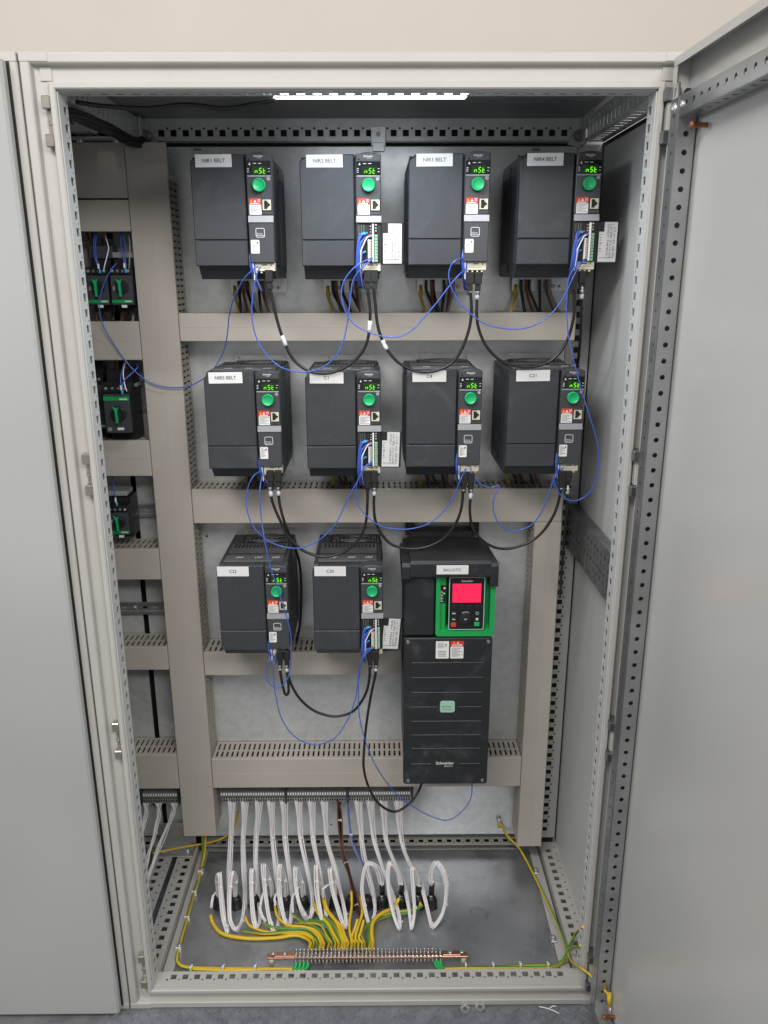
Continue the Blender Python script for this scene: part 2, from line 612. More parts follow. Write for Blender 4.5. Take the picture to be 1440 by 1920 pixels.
def cabinet(x0, x1, name, label, near):
    cab = thing(name, label, "cabinet", ((x0 + x1) / 2, .25, 0))
    cab_inv = Matrix.Translation((-(x0 + x1) / 2, -.25, 0))

    def part(nm, mb, mats, parent=None, lb=None):
        me = mb.mesh(nm, mats)
        if parent is None:
            me.transform(cab_inv)
        o = put(nm, me, parent or cab, lb)
        return o
    mb = MB()
    ring_frame(mb, x0, x1, 0, 1.8)
    part("front_frame", mb, PAINT)
    xi0, xi1, zi0, zi1 = x0 + .0505, x1 - .0505, .0505, 1.7495
    hol = [shift(SQ, 0, .0245), ngon(.0125, .0305, .0026)]
    zs = .0505 + .0245
    # inner flanges of the front frame (square and round holes at 25 mm)
    L = zi1 - zi0
    part("perforated_flange", perf(MB(), L, .0365, frame_m((xi0, .0035, zi0), (0, 0, 1), (0, 1, 0)) @ Matrix.Rotation(0, 4, 'X'), .025, .0245, 67, hol), PAINTIN)
    part("perforated_flange", perf(MB(), L, .0365, frame_m((xi1, .0035, zi1), (0, 0, -1), (0, 1, 0)), .025, .0245, 67, hol), PAINTIN)
    Lx = xi1 - xi0
    s0 = (Lx - 33 * .025) / 2
    part("perforated_flange", perf(MB(), Lx, .0365, frame_m((xi0, .0035, zi1), (1, 0, 0), (0, 1, 0)), .025, s0, 34, hol), PAINTIN)
    part("perforated_flange", perf(MB(), Lx, .040, frame_m((xi1, .0035, zi0), (-1, 0, 0), (0, 1, 0)), .025, s0, 34, [shift(SQ, 0, .0265), ngon(.0125, .0195, .0026)]), PAINT)
    # backs of the hollow posts
    mb = MB()
    mb.box(x0 + .002, xi0 - .003, .041, .0425, .01, 1.79)
    part("post_back", mb, PAINTIN)
    part("post_back", MB().box(xi1 + .003, x1 - .002, .041, .0425, .01, 1.79), PAINTIN)
    part("hole_shade_box", MB().box(x0 + .006, xi0 - .008, .014, .040, .06, 1.74), HOLE_SHADE)  # added dark boxes, one per post, to blacken the flange holes
    part("hole_shade_box", MB().box(xi1 + .008, x1 - .006, .014, .040, .06, 1.74), HOLE_SHADE)
    for sx in (-1, 1):
        for zt in (0, 1):
            xa = x0 if sx < 0 else x1
            za = 1.8 if zt else 0
            sg = -1 if zt else 1
            q = MB()
            xa2 = xa - sx * .0435
            q.cbox(min(xa - sx * .0006, xa2), max(xa - sx * .0006, xa2), -.0009, .004, min(za + sg * .0006, za + sg * .0135), max(za + sg * .0006, za + sg * .0135), .0008)
            q.cbox(min(xa2, xa2 + sx * .018), max(xa2, xa2 + sx * .018), .0105, .0135, min(za + sg * .0175, za + sg * .0375), max(za + sg * .0175, za + sg * .0375), .0008)
            part("corner_cap", q, PAINT)
    # rear frame
    hv = [shift(SQ, 0, .0285), ngon(.0125, .0205, .0026)]
    q = perf(MB(), 1.70, .055, frame_m((x1 - .0585, .4625, .05), (0, 0, 1), (-1, 0, 0)) @ Matrix.Translation((0, -.055, 0)), .025, .026, 66, [shift(SQ, 0, .031), ngon(.0125, .0225, .0026)])
    if near:
        part("rear_post", q, PAINTIN)
    q = perf(MB(), 1.70, .055, frame_m((x0 + .0585, .4625, 1.75), (0, 0, -1), (1, 0, 0)) @ Matrix.Translation((0, -.055, 0)), .025, .026, 66, [shift(SQ, 0, .031), ngon(.0125, .0225, .0026)])
    if not near:
        part("rear_post", q, PAINTIN)
    Lr = (x1 - x0) - .11
    sr = (Lr - 33 * .025) / 2
    q = perf(MB(), Lr, .042, frame_m((x0 + .055, .4645, 1.749), (1, 0, 0), (0, 0, 1)), .025, sr, 34, [shift(SQ, 0, .0145), ngon(.0125, .0235, .0024)])
    q.box(x0 + .055, x1 - .055, .4645, .49, 1.7462, 1.7475)
    part("rear_top_rail", q, ZINC if near else PAINTIN)
    q = perf(MB(), Lr, .040, frame_m((x0 + .055, .449, .040), (1, 0, 0), (0, 1, 0)), .025, sr, 34, [shift(SQ, 0, .016), ngon(.0125, .010, .0026)])
    q.box(x0 + .055, x1 - .055, .4505, .4885, .0, .012)
    part("rear_bottom_rail", q, PAINT)
    # rails running front to back
    Ld = .405
    for sx in (-1, 1):
        xin = (x0 + .0505) if sx < 0 else (x1 - .0505)
        ux = 1 if sx < 0 else -1
        # bottom: top face (towards the middle) and a vertical inner face
        q = MB()
        if sx < 0:
            M = frame_m((x0 + .0055, .044, .046), (0, 1, 0), (-1, 0, 0)) @ Matrix.Translation((0, -.045, 0))
        else:
            M = frame_m((x1 - .0505, .044, .046), (0, 1, 0), (-1, 0, 0)) @ Matrix.Translation((0, -.045, 0))
        vv = .018 if sx < 0 else .027
        perf(q, Ld, .045, M, .025, .0225, 15, [shift(SQ, 0, vv), ngon(.0125, .036 if sx < 0 else .009, .0026)])
        xa, xb = sorted((xin, xin - ux * .002))
        q.box(xa, xb, .044, .449, .010, .0445)
        part("bottom_side_rail", q, PAINT)
        q = MB()
        slot = rect(-.0022, .0022, .004, .020)
        if sx < 0:
            M = frame_m((xin, .449, 1.745), (0, -1, 0), (0, 0, 1))
            M = frame_m((xin, .044, 1.745), (0, 1, 0), (0, 0, 1))
        else:
            M = frame_m((xin, .449, 1.745), (0, -1, 0), (0, 0, 1))
        perf(q, Ld, .042, M, .025, .0225, 15, [slot, ngon(.0125, .031, .0024)])
        if sx < 0:
            M = frame_m((x0 + .008, .449, 1.7445), (0, -1, 0), (1, 0, 0)) @ Matrix.Rotation(math.pi, 4, 'X') @ Matrix.Translation((0, -.0425, 0))
            M = frame_m((x0 + .0085, .044, 1.7442), (1, 0, 0), (0, 1, 0)) @ Matrix(((0, 1, 0, 0), (1, 0, 0, 0), (0, 0, -1, 0), (0, 0, 0, 1)))
        else:
            M = frame_m((x1 - .0500, .044, 1.7442), (1, 0, 0), (0, 1, 0)) @ Matrix(((0, 1, 0, 0), (1, 0, 0, 0), (0, 0, -1, 0), (0, 0, 0, 1)))
        perf(q, Ld, .0415, M, .025, .0225, 15, [rect(-.0022, .0022, .010, .028)])
        part("top_side_rail", q, ZINC)
        # corner casting with its big bolt
        q = MB()
        q.cbox(min(xin, xin + ux * .006), max(xin, xin + ux * .006), .425, .4615, 1.735, 1.79, .002)
        q.prism([(xin + ux * .006, 1.736), (xin + ux * .03, 1.741), (xin + ux * .014, 1.775), (xin + ux * .006, 1.785)] if ux > 0 else
                [(xin + ux * .014, 1.775), (xin + ux * .03, 1.741), (xin + ux * .006, 1.736), (xin + ux * .006, 1.785)], 'y', .4595, .4635)
        cc = part("corner_bracket", q, ZINCB)
        bq = MB().lathe((xin + ux * .009 - (x0 + x1) / 2, .455 - .25, 1.757), (0, -1, 0), [(.0105, 0), (.0105, .008), (.0085, .010), (.005, .010), (.004, .006)], 18)
        put("bolt", bq.mesh("bolt", ZINCD), cc)
    # roof, rear sheet
    part("roof", MB().box(x0 + .002, x1 - .002, .002, .498, 1.792, 1.797), ROOF)
    part("rear_panel", MB().box(x0 + .002, x1 - .002, .4965, .499, .004, 1.79), GASKET)  # black colour stands in for shade seen through gaps and holes
    return cab, part


cabA, partA = cabinet(-.5, .5, "control_cabinet", "large open pale grey control cabinet full of motor drives", True)
cabB, partB = cabinet(-1.502, -.502, "neighbouring_cabinet", "pale grey cabinet at left with its door shut", False)

# side sheet on the right with its black seal
partA("side_panel", MB().box(.4945, .4965, .044, .462, .03, 1.745), PAINTIN)
q = MB()
q.box(.4925, .4942, .4555, .4618, .05, 1.744)
q.box(.4925, .4942, .05, .455, 1.7365, 1.7435)
partA("seal", q, GASKET)
# mounting plate with small holes along its edge, bent edge and support clip
q = MB()
hs = [ngon(x, z, .0028) for x, z in ((-.374, .90), (-.26, 1.718), (.32, 1.718), (-.1, .10), (.2, .11), (.40, .5))]
q.sheet(rect(-.528, .4385, .068, 1.7365), hs, .003, frame_m((0, .455, 0), (1, 0, 0), (0, 0, 1)))
partA("mounting_plate", q, ZINC)
q = MB().cbox(.016, .046, .4555, .4635, 1.738, 1.775, .001).cbox(.019, .043, .4475, .4515, 1.7265, 1.744, .001)
cl = partA("plate_clip", q, ZINCB)
put("screw", MB().lathe((.031, .4555 - .25, 1.760), (0, -1, 0), [(.0048, 0), (.0048, .003), (.002, .003), (.0018, .001)], 12).mesh("screw", ZINCD), cl)
for x in (-.345, .345):
    partA("plate_hook", MB().cbox(x, x + .016, .447, .4515, 1.7285, 1.7335, .001), ZINCD)
q = MB().sheet(rect(-1.44, -.5405, .07, 1.7365), [ngon(-.56, .165, .004), ngon(-.6, .165, .004)], .003, frame_m((0, .455, 0), (1, 0, 0), (0, 0, 1)))
partB("mounting_plate", q, ZINC)
# floor plates
gp = partA("base_plate", MB().cbox(-.4245, .4225, .047, .448, .0215, .025, .001), GLANDP)
for x in (-.4475, .4230):
    q = MB().cbox(x, x + .0225, .05, .449, .018, .0262, .0008)
    partA("base_plate_rim", q, PAINT)
for x, y in ((-.4255, .37), (-.4255, .13), (.4235, .145), (.4245, .36)):
    q = MB().cbox(x - .007, x + .007, y - .009, y + .009, .0255, .031, .0015)
    c_ = partA("plate_clamp", q, ZINCB)
    put("screw", MB().lathe((x, y - .25, .031), (0, 0, 1), [(.0048, 0), (.0048, .007), (.003, .008)], 12).mesh("screw", ZINCB), c_)
partB("base_plate", MB().box(-1.44, -.565, .07, .448, .0215, .025), GLANDP)
# baying brackets in the lower left rear corner
q = MB().cbox(-.55, -.455, .40, .4475, .047, .050, .001).cbox(-.55, -.455, .4446, .4475, .0502, .115, .001)
c_ = partA("baying_bracket", q, ZINCB)
for x, z in ((-.535, .085), (-.47, .085)):
    put("bolt", MB().lathe((x, .4446 - .25, z), (0, -1, 0), [(.006, 0), (.006, .004), (.003, .005)], 6).mesh("bolt", ZINCD), c_)
for x in (-.535, -.472):
    put("bolt", MB().lathe((x, .42 - .25, .050), (0, 0, 1), [(.006, 0), (.006, .005), (.004, .007)], 8).mesh("bolt", ZINCB), c_)
# hardware at the upper left: baying plates between the cabinets
for y in (.10, .22, .34):
    q = MB().cbox(-.56, -.458, y, y + .05, 1.7355, 1.739, .001)
    c_ = partA("baying_plate", q, ZINCB)
    for x in (-.545, -.475):
        put("bolt", MB().lathe((x, y + .025 - .25, 1.7355), (0, 0, -1), [(.006, 0), (.006, .004), (.003, .006)], 8).mesh("bolt", ZINCB), c_)
# lock strikers on the left post
for za, zb in ((1.741, 1.6706), (1.1964, 1.124), (.6833, .6067), (.1404, .0569)):
    q = MB()
    xl = -.4675
    q.cbox(xl - .004, xl + .009, -.004, .0115, za - .018, za, .0012)
    q.cbox(xl - .004, xl + .009, -.004, .0115, zb, zb + .018, .0012)
    q.cbox(xl - .0005, xl + .006, .006, .0125, zb + .0182, za - .0182, .001)
    st = partA("lock_striker", q, NICKEL)
    put("screw", MB().lathe((xl + .003, .006 - .25, (za + zb) / 2), (0, -1, 0), [(.004, 0), (.004, .002), (.0016, .002), (.0014, .0005)], 10).mesh("screw", NICKEL), st)
# hinges on the right
HZ = ((1.7488, 1.6726), (1.2004, 1.1215), (.6867, .6033), (.143, .0524))
for za, zb in HZ:
    hq = partA("hinge", MB().cbox(.4625, .4715, -.0105, .0105, zb + .0185, za - .0185, .001), PAINT)
    for z0, z1 in ((za - .018, za), (zb, zb + .018)):
        k = MB().cbox(.456, .4725, -.017, .0105, z0, z1, .0012)
        k.cbox(.4665, .476, -.024, -.0172, z0 + .002, z1 - .002, .001)
        me = k.mesh("hinge_knuckle", KNUCK)
        me.transform(Matrix.Translation((0, -.25, 0)))
        put("hinge_knuckle", me, hq)
    k = MB().cyl((.470, -.026, zb - .004), (.470, -.026, za + .004), .0032, 10)
    me = k.mesh("hinge_pin", ZINCB)
    me.transform(Matrix.Translation((0, -.25, 0)))
    put("hinge_pin", me, hq)
# perforated side chassis across the right wall
M = frame_m((.4695, .462, .8745), (0, -1, 0), (0, 0, 1))
q = MB()
hh = [rect(-.005, .005, .074, .082), rect(-.0025, .0025, .055, .066), rect(-.006, .006, .040, .047), rect(-.0025, .0025, .021, .032), ngon(0, .011, .0036), ngon(.0125, .090, .0025)]
perf(q, .385, .10, M, .025, .020, 14, hh, .002)
q.box(.4697, .492, .077, .462, .9715, .9738)
q.box(.4697, .492, .077, .462, .8747, .8770)
ch = partA("side_chassis", q, CHASSIS)
for z in (.962, .886):
    put("bolt", MB().lathe((.4692, .083 - .25, z), (-1, 0, 0), [(.0085, 0), (.0085, .002), (.006, .003), (.006, .007), (.003, .009)], 14).mesh("bolt", ZINCB), ch)
for z in (.942, .905):
    me = MB().cbox(.467, .4692, .080, .086, z, z + .012, .0006).mesh("slot_lug", ZINCB)
    me.transform(Matrix.Translation((0, -.25, 0)))
    put("slot_lug", me, ch)

# shut door of the left cabinet
q = MB()
q.cbox(-1.488, -.5155, -.0235, -.0035, .010, 1.7885, .004)
dB = partB("door", q, DOOR_SHADED)
me = MB().box(-1.486, -.5135, -.0034, -.0008, .012, 1.7865).mesh("door_seal", GASKET)
me.transform(Matrix.Translation((1.002, -.25, 0)))
put("door_seal", me, dB)

# the open door: local u from the hinge along the leaf, inside faces -y
door = bpy.data.objects.new("door", None)
col.objects.link(door)
door.parent = cabA
door.location = (.4905, -.008 - .25, 0)
door.rotation_euler = (0, 0, math.radians(-90 + 1.6))
door["label"] = "wide open cabinet door with a perforated zinc inner frame"
DW = .975
q = MB()
q.box(0.002, DW, 0, .0018, .012, 1.788)
put("door_panel", q.mesh("door_panel", DOORP), door)
q = MB()
for (u0, u1, z0, z1) in ((0.002, .0038, .012, 1.7862), (DW - .0018, DW, .012, 1.7862)):
    q.box(u0, u1, -.0225, -.0001, z0, z1)
q.box(.002, DW, -.0225, -.0001, 1.7863, 1.788)
q.box(.002, DW, -.0225, -.0001, .0100, .0117)
q.box(.002, DW, -.0245, -.0226, 1.776, 1.788)
q.box(.002, .0135, -.0245, -.0226, .012, 1.7755)
put("door_edge", q.mesh("door_edge", DOORP), door)
put("door_seal", MB().cbox(.016, .0235, -.0125, -.0002, .03, 1.745, .003).mesh("door_seal", GASKET), door)


def door_tube(nm, u0, u1, z0, z1, vertical):
    q = MB()
    d0, d1 = -.0305, -.0035
    hol = [ngon(0, .0135, .0042, 8)]
    if vertical:
        L = z1 - z0
        n = int((L - .02) / .025)
        s0 = (L - (n - 1) * .025) / 2
        perf(q, L, .027, frame_m((u1, d1, z0), (0, 0, 1), (0, -1, 0)) @ Matrix(((-1, 0, 0, L), (0, 1, 0, 0), (0, 0, -1, 0), (0, 0, 0, 1))), .025, s0, n, hol, .0012)
        perf(q, L, u1 - u0 - .002, frame_m((u0 + .001, d0, z1), (0, 0, -1), (1, 0, 0)) @ Matrix(((-1, 0, 0, L), (0, 1, 0, 0), (0, 0, -1, 0), (0, 0, 0, 1))), .025, s0, n, [ngon(0, (u1 - u0) / 2, .0030, 6)], .0012)
        q.box(u0, u0 + .0012, d0, d1, z0, z1)
        q.box(u0 + .0013, u1 - .0014, d1 - .0008, d1, z0, z1)
    else:
        L = u1 - u0
        n = int((L - .02) / .025)
        s0 = (L - (n - 1) * .025) / 2
        perf(q, L, z1 - z0 - .002, frame_m((u0, d0, z0 + .001), (1, 0, 0), (0, 0, 1)), .025, s0, n, [ngon(0, (z1 - z0) / 2, .0040, 8)], .0012)
        perf(q, L, .026, frame_m((u0, d0 + .0005, z0), (1, 0, 0), (0, 1, 0)) @ Matrix(((1, 0, 0, 0), (0, 1, 0, 0), (0, 0, -1, 0), (0, 0, 0, 1))), .025, s0, n, [rect(-.003, .003, .008, .016)], .0012)
        q.box(u0, u1, d0, d1, z1 - .0012, z1)
    put(nm, q.mesh(nm, TUBEZ), door)


door_tube("frame_tube", .024, .052, .03, 1.7275, True)
door_tube("frame_tube", .0525, .93, 1.7, 1.7285, False)
door_tube("frame_tube", .0525, .93, .03, .058, False)
for z in (1.7145, 1.675, .08, .44, .61, 1.18):
    put("bolt", MB().lathe((.0238, -.017, z), (-1, 0, 0), [(.0055, 0), (.0055, .002), (.003, .0045)], 10).mesh("bolt", ZINCB), door)
put("bolt", MB().lathe((.038, -.0307, 1.714), (0, -1, 0), [(.008, 0), (.008, .002), (.005, .004), (.003, .006)], 14).mesh("bolt", ZINCB), door)
put("bolt", MB().lathe((.066, -.0307, 1.714), (0, -1, 0), [(.006, 0), (.006, .002), (.003, .004)], 14).mesh("bolt", ZINCB), door)
for u, z in ((.085, 1.685), (.085, .074)):
    q = MB().lathe((u, -.0001, z), (0, -1, 0), [(.0035, 0), (.0035, .020), (.0055, .0202), (.0055, .024), (.003, .025)], 12)
    put("earth_stud", q.mesh("earth_stud", BRASS), door)

# ------------------------------------------------------------------ strip lamp under the roof
lamp = thing("strip_lamp", "lit white strip lamp under the cabinet roof behind the top rail", "lamp", (.018, .058, 1.7508))
put("lamp_body", MB().cbox(-.165, .165, .002, .034, .0085, .03, .003).mesh("lamp_body", PAINTIN), lamp)
put("diffuser", MB().cbox(-.153, .153, -.002, .030, .0022, .008, .0025).mesh("diffuser", LAMPM), lamp)
la = bpy.data.lights.new("strip_lamp_light", 'AREA')
la.shape, la.size, la.size_y, la.energy, la.color = 'RECTANGLE', .30, .02, CAB_LAMP_W, (.84, .92, 1.0)
lo = bpy.data.objects.new("strip_lamp_light", la)
col.objects.link(lo)
lo.parent = lamp
lo.location = (0, .014, .0014)
lo.rotation_euler = (math.radians(-10), 0, 0)

# ------------------------------------------------------------------ wire ducts
PLY = .4519          # front surface of the mounting plates


def slots(depth):
    return [rect(-.0022, .0022, .008, depth * .46), rect(-.0022, .0022, depth * .54, depth - .012)]


def duct(label, x0, x1, z0, z1, s_from=None, s_to=None, depth=.077, group=None):
    """slotted trunking with a lid; runs along its longer side"""
    t = thing("wire_duct", label, "wire duct", ((x0 + x1) / 2, PLY, z0), group)
    ox, oz = (x0 + x1) / 2, z0
    yf = PLY - depth
    q = MB()
    q.cbox(x0 - ox, x1 - ox, -depth - .0005, -depth + .0095, 0, z1 - oz, .0012)
    vertical = (z1 - z0) > (x1 - x0)
    if not vertical and x1 - x0 > .1:
        q.cbox(x0 - ox + .0005, x1 - ox - .0005, -depth - .0009, -depth, (z1 - z0) * .5 - .0006, (z1 - z0) * .5 + .0006, .0003)
    if vertical:
        q.cbox(-.0006, .0006, -depth - .0009, -depth, .0005, z1 - z0 - .0005, .0003)
    put("duct_lid", q.mesh("duct_lid", DUCT), t)
    q = MB()
    e = .0015
    if vertical:
        a, b = (s_from if s_from is not None else z0), (s_to if s_to is not None else z1)
        L = b - a
        n = max(1, int((L - .004) / .0125))
        s0 = (L - (n - 1) * .0125) / 2
        perf(q, L, depth - .009, frame_m((x1 - ox - e, 0, a - oz), (0, 0, 1), (0, -1, 0)) @ Matrix(((-1, 0, 0, L), (0, 1, 0, 0), (0, 0, -1, 0), (0, 0, 0, 1))), .0125, s0, n, slots(depth), .0015)
        perf(q, L, depth - .009, frame_m((x0 - ox + e, 0, a - oz), (0, 0, 1), (0, -1, 0)), .0125, s0, n, slots(depth), .0015)
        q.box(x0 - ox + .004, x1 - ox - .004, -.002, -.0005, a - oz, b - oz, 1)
    else:
        L = x1 - x0 - .002
        n = max(1, int((L - .004) / .0125))
        s0 = (L - (n - 1) * .0125) / 2
        perf(q, L, depth - .009, frame_m((x0 - ox + .001, 0, z1 - oz - e), (1, 0, 0), (0, -1, 0)) @ Matrix(((1, 0, 0, 0), (0, 1, 0, 0), (0, 0, -1, 0), (0, 0, 0, 1))), .0125, s0, n, slots(depth), .0015)
        perf(q, L, depth - .009, frame_m((x0 - ox + .001, 0, e), (1, 0, 0), (0, -1, 0)), .0125, s0, n, slots(depth), .0015)
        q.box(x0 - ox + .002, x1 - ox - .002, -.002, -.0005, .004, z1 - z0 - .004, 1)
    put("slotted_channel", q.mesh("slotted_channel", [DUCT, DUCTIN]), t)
    # some wires lying inside behind the slots
    q = MB()
    for k in range(7):
        if vertical:
            x = (k / 6 - .5) * (x1 - x0 - .025)
            y = -.012 - RND.random() * (depth - .035)
            q.tube([(x, y, (s_from or z0) - z0 + .01), (x + .003, y + .003, (z1 - z0) * .5), (x, y, (s_to or z1) - z0 - .01)], .0030, 6, k % 3)
        else:
            z = (z1 - z0) * (.25 + .5 * RND.random())
            y = -.010 - k / 6 * (depth - .03)
            q.tube([(x0 - ox + .01, y, z), (0, y + .003, z - .004), (x1 - ox - .01, y, z)], .0032, 6, k % 3)
    put("wire_filling", q.mesh("wire_filling", [BLACK, BROWN, BLACK]), t)
    return t


duct("tall wide grey wire duct running the full height left of the drives", -.465, -.384, .131, 1.7335, .14, 1.675)
duct("tall narrow grey wire duct at right beside the BALLISTIC drive", .377, .4375, .0935, .955)
duct("grey horizontal wire duct under the top row of drives", -.3828, .4395, 1.353, 1.410)
duct("grey horizontal wire duct under the middle row of drives", -.3828, .4365, .956, 1.034)
duct("grey horizontal wire duct directly under the C22 and C20 drives", -.3828, .080, .5805, .640)
duct("lowest grey horizontal wire duct, behind the foot of the BALLISTIC drive", -.3828, .3758, .272, .354)
for lb, z0, z1 in (("topmost deep grey wire duct of the left bay", 1.632, 1.7335), ("shallow grey wire duct above the pair of breakers", 1.5695, 1.629),
                   ("grey wire duct under the pair of breakers in the left bay", 1.315, 1.394), ("grey wire duct under the large green striped breaker", 1.065, 1.144),
                   ("grey wire duct between the two exposed rails of the left bay", .823, .897), ("grey wire duct below the bare lower rail of the left bay", .596, .655),
                   ("lowest grey wire duct of the left bay, above white wires", .271, .367)):
    duct(lb, -.80, -.4662, z0, z1)

# mounting rails
for lb, z0, z1, xa, xb in (("upper exposed zinc mounting rail in the left bay", .9508, .9829, -.80, -.4662), ("bare lower zinc mounting rail in the left bay", .7074, .7392, -.80, -.4662),
                           ("zinc mounting rail carrying the pair of breakers", 1.452, 1.484, -.80, -.4662), ("zinc mounting rail behind the large green striped breaker", 1.198, 1.23, -.80, -.4662)):
    t = thing("mounting_rail", lb, "rail", (xb, PLY, z0))
    L = xb - xa
    q = MB()
    h = z1 - z0
    perf(q, L, h * .62, frame_m((-L, -.003, h * .19), (1, 0, 0), (0, 0, 1)), .025, .02, int((L - .03) / .025), [rrect(-.0075, .0075, h * .31 - .0028, h * .31 + .0028, .0026, 2)], .001)
    for zz0, zz1 in ((0, .0055), (h - .0055, h)):
        q.box(-L, 0, -.0085, -.0072, zz0, zz1)
    q.box(-L, 0, -.0085, -.003, .0050, .0062)
    q.box(-L, 0, -.0085, -.003, h - .0062, h - .0050)
    put("rail_profile", q.mesh("rail_profile", ZINCB), t)
    put("screw", MB().lathe((-.09, -.0042, h * .5), (0, -1, 0), [(.0045, 0), (.0045, .002), (.002, .003)], 10).mesh("screw", ZINCB), t)

# ------------------------------------------------------------------ motor drives
CACHE = {}


def cached(key, fn):
    if key not in CACHE:
        CACHE[key] = fn()
    return CACHE[key]


def m_housing():
    q = MB()
    prof = [(0, -.003), (0, -.214), (-.15, -.2155), (-.183, -.216), (-.205, -.193), (-.205, -.010), (-.197, -.003)]
    q.prism(prof, 'x', .0035, .1445, 0)
    # stepped side walls and cooling ribs
    for x0, x1, ya, yb, za, zb in ((.0005, .0034, -.105, -.012, -.012, -.205), (.1446, .1475, -.105, -.012, -.012, -.205), (.0015, .0034, -.19, -.112, -.02, -.19), (.1446, .1465, -.19, -.112, -.02, -.19)):
        q.cbox(x0, x1, ya, yb, zb, za, .001)
    for k in range(5):
        y = -.03 - k * .018
        q.box(.1476, .1488, y, y + .006, -.19, -.03)
        q.box(-.0008, .0004, y, y + .006, -.19, -.03)
    return q.mesh("housing", PLAST)


def m_top_vent():
    q = MB()
    q.cbox(.012, .136, -.19, -.075, -.0029, .0012, .0012, 0)
    for k in range(14):
        x = .02 + k * .0082
        q.box(x, x + .0036, -.105, -.082, .00125, .0022, 1)
    q.box(.012, .136, -.149, -.146, .00125, .0026, 1)
    for k, x in enumerate((.035, .075, .112)):
        for d in range(4):
            q.box(x + d * .004, x + d * .004 + .0026, -.172 + .003 * (d % 2), -.167 + .003 * (d % 2), .0013, .0016, 2)
    return q.mesh("top_vent", [SINK, PLASTB, PRINTL])


def m_fan():
    q = MB()
    q.cbox(.030, .143, -.071, -.004, -.0029, -.0005, .0008, 1)
    for r in (.008, .015, .022, .029):
        pts = [(.0865 + r * 1.5 * math.cos(a), -.038 + r * math.sin(a), .0012) for a in [math.pi * 2 * k / 28 for k in range(29)]]
        q.tube(pts, .0014, 5, 0, cap=False)
    for a in (0.5, 2.2, 3.8, 5.3):
        q.tube([(.0865 + .008 * math.cos(a), -.038 + .006 * math.sin(a), .001), (.0865 + .043 * math.cos(a), -.038 + .028 * math.sin(a), .001)], .0012, 5, 0)
    for x in (.036, .040, .046, .125, .131, .137):
        q.box(x, x + .0022, -.062, -.014, -.0004, .002, 0)
    return q.mesh("fan_guard", [SINK, GASKET])


def m_bracket():
    q = MB()
    q.sheet(rrect(.028, .146, -.243, -.215, .003, 2), [ngon(.046, -.2335, .003), ngon(.128, -.2335, .003)], .0015, frame_m((0, -.016, 0), (1, 0, 0), (0, 0, 1)))
    return q.mesh("mounting_bracket", ZINCB)


def m_bracket2():
    q = MB()
    q.sheet(rrect(.028, .146, -.015, .0125, .004, 2), [ngon(.036, .006, .0032), ngon(.138, .006, .0032)], .0015, frame_m((0, -.003, 0), (1, 0, 0), (0, 0, 1)))
    return q.mesh("mounting_bracket", ZINC)


def m_bscrews():
    return MB().lathe((0, -.016, -.2335), (0, -1, 0), [(.0042, 0), (.0042, .002), (.0015, .0025), (.0012, .001)], 10).mesh("screw", ZINCB)


def m_cover(z0, z1, top):
    q = MB()
    if top:
        poly = [(.0015, z0), (.0995, z0), (.0995, z1), (.0165, z1), (.0135, z1 - .004), (.0065, z1 - .009), (.0015, z1 - .012)]
    else:
        poly = rect(.0015, .0995, z0, z1)
    q.prism(poly, 'y', -.196, -.2165, 0, .0016)
    return q.mesh("front_cover", PLAST)


def m_control():
    q = MB()
    x0, x1 = .1025, .1485
    top = [(x1 - (x1 - x0) * k / 8, -.002 + .0042 * math.sin(math.pi * k / 8)) for k in range(9)]
    q.prism([(x0, -.104), (x1, -.104)] + top, 'y', -.19, -.222, 0, .0014)
    q.cbox(x0 + .0012, x1 - .0012, -.2195, -.19, -.187, -.1045, .001, 0)
    return q.mesh("control_panel", PLAST2)


def m_header():
    q = MB()
    q.cbox(.1045, .1468, -.2226, -.2214, -.0126, -.0006, .0005, 0)
    q.cbox(.1075, .1100, -.2230, -.2222, -.0110, -.0085, .0005, 1)
    return q.mesh("brand_plate", [PLAST2, GLOSS])


def m_window():
    q = MB()
    q.cbox(.1042, .1472, -.2232, -.2205, -.0358, -.0132, .0006, 0)
    return q.mesh("display", GLOSS)


def m_window_bg():
    return MB().cbox(.1145, .1405, -.2235, -.2230, -.0350, -.0215, .0002).mesh("lit_window", LCDBG)


def m_digits():
    q = MB()
    seg = {'a': ((0, 1), (1, 1)), 'b': ((1, 1), (1, .5)), 'c': ((1, .5), (1, 0)), 'd': ((0, 0), (1, 0)), 'e': ((0, .5), (0, 0)), 'f': ((0, 1), (0, .5)), 'g': ((0, .5), (1, .5))}
    for x, s in ((.1190, 'ceg'), (.1263, 'afgcd'), (.1335, 'defg')):
        for k in s:
            (a, b), (c, d) = seg[k]
            W_, H_ = .0038, .0082
            p0 = (x + a * W_ + b * .0012, -.2238, -.0333 + b * H_)
            p1 = (x + c * W_ + d * .0012, -.2238, -.0333 + d * H_)
            v = Vector(p1) - Vector(p0)
            q.tube([Vector(p0) + v * .12, Vector(p1) - v * .12], .00062, 6)
    return q.mesh("digits", LCDG)


def m_winprint():
    q = MB()
    tri = [(.1078, -.0195), (.1118, -.0195), (.1098, -.0152)]
    q.prism(tri, 'y', -.2232, -.2236, 0)
    for x, z, w_ in ((.1160, -.0170, .006), (.1255, -.0170, .0055), (.1052, -.0255, .003), (.1052, -.0285, .003), (.1052, -.0315, .003), (.1425, -.0255, .0035), (.1425, -.0305, .003)):
        q.box(x, x + w_, -.2236, -.2232, z - .0005, z + .0006)
    q.cbox(.1042, .1472, -.2232, -.2220, -.0392, -.0366, .0005, 1)
    return q.mesh("display_print", [PRINTL, BARM])


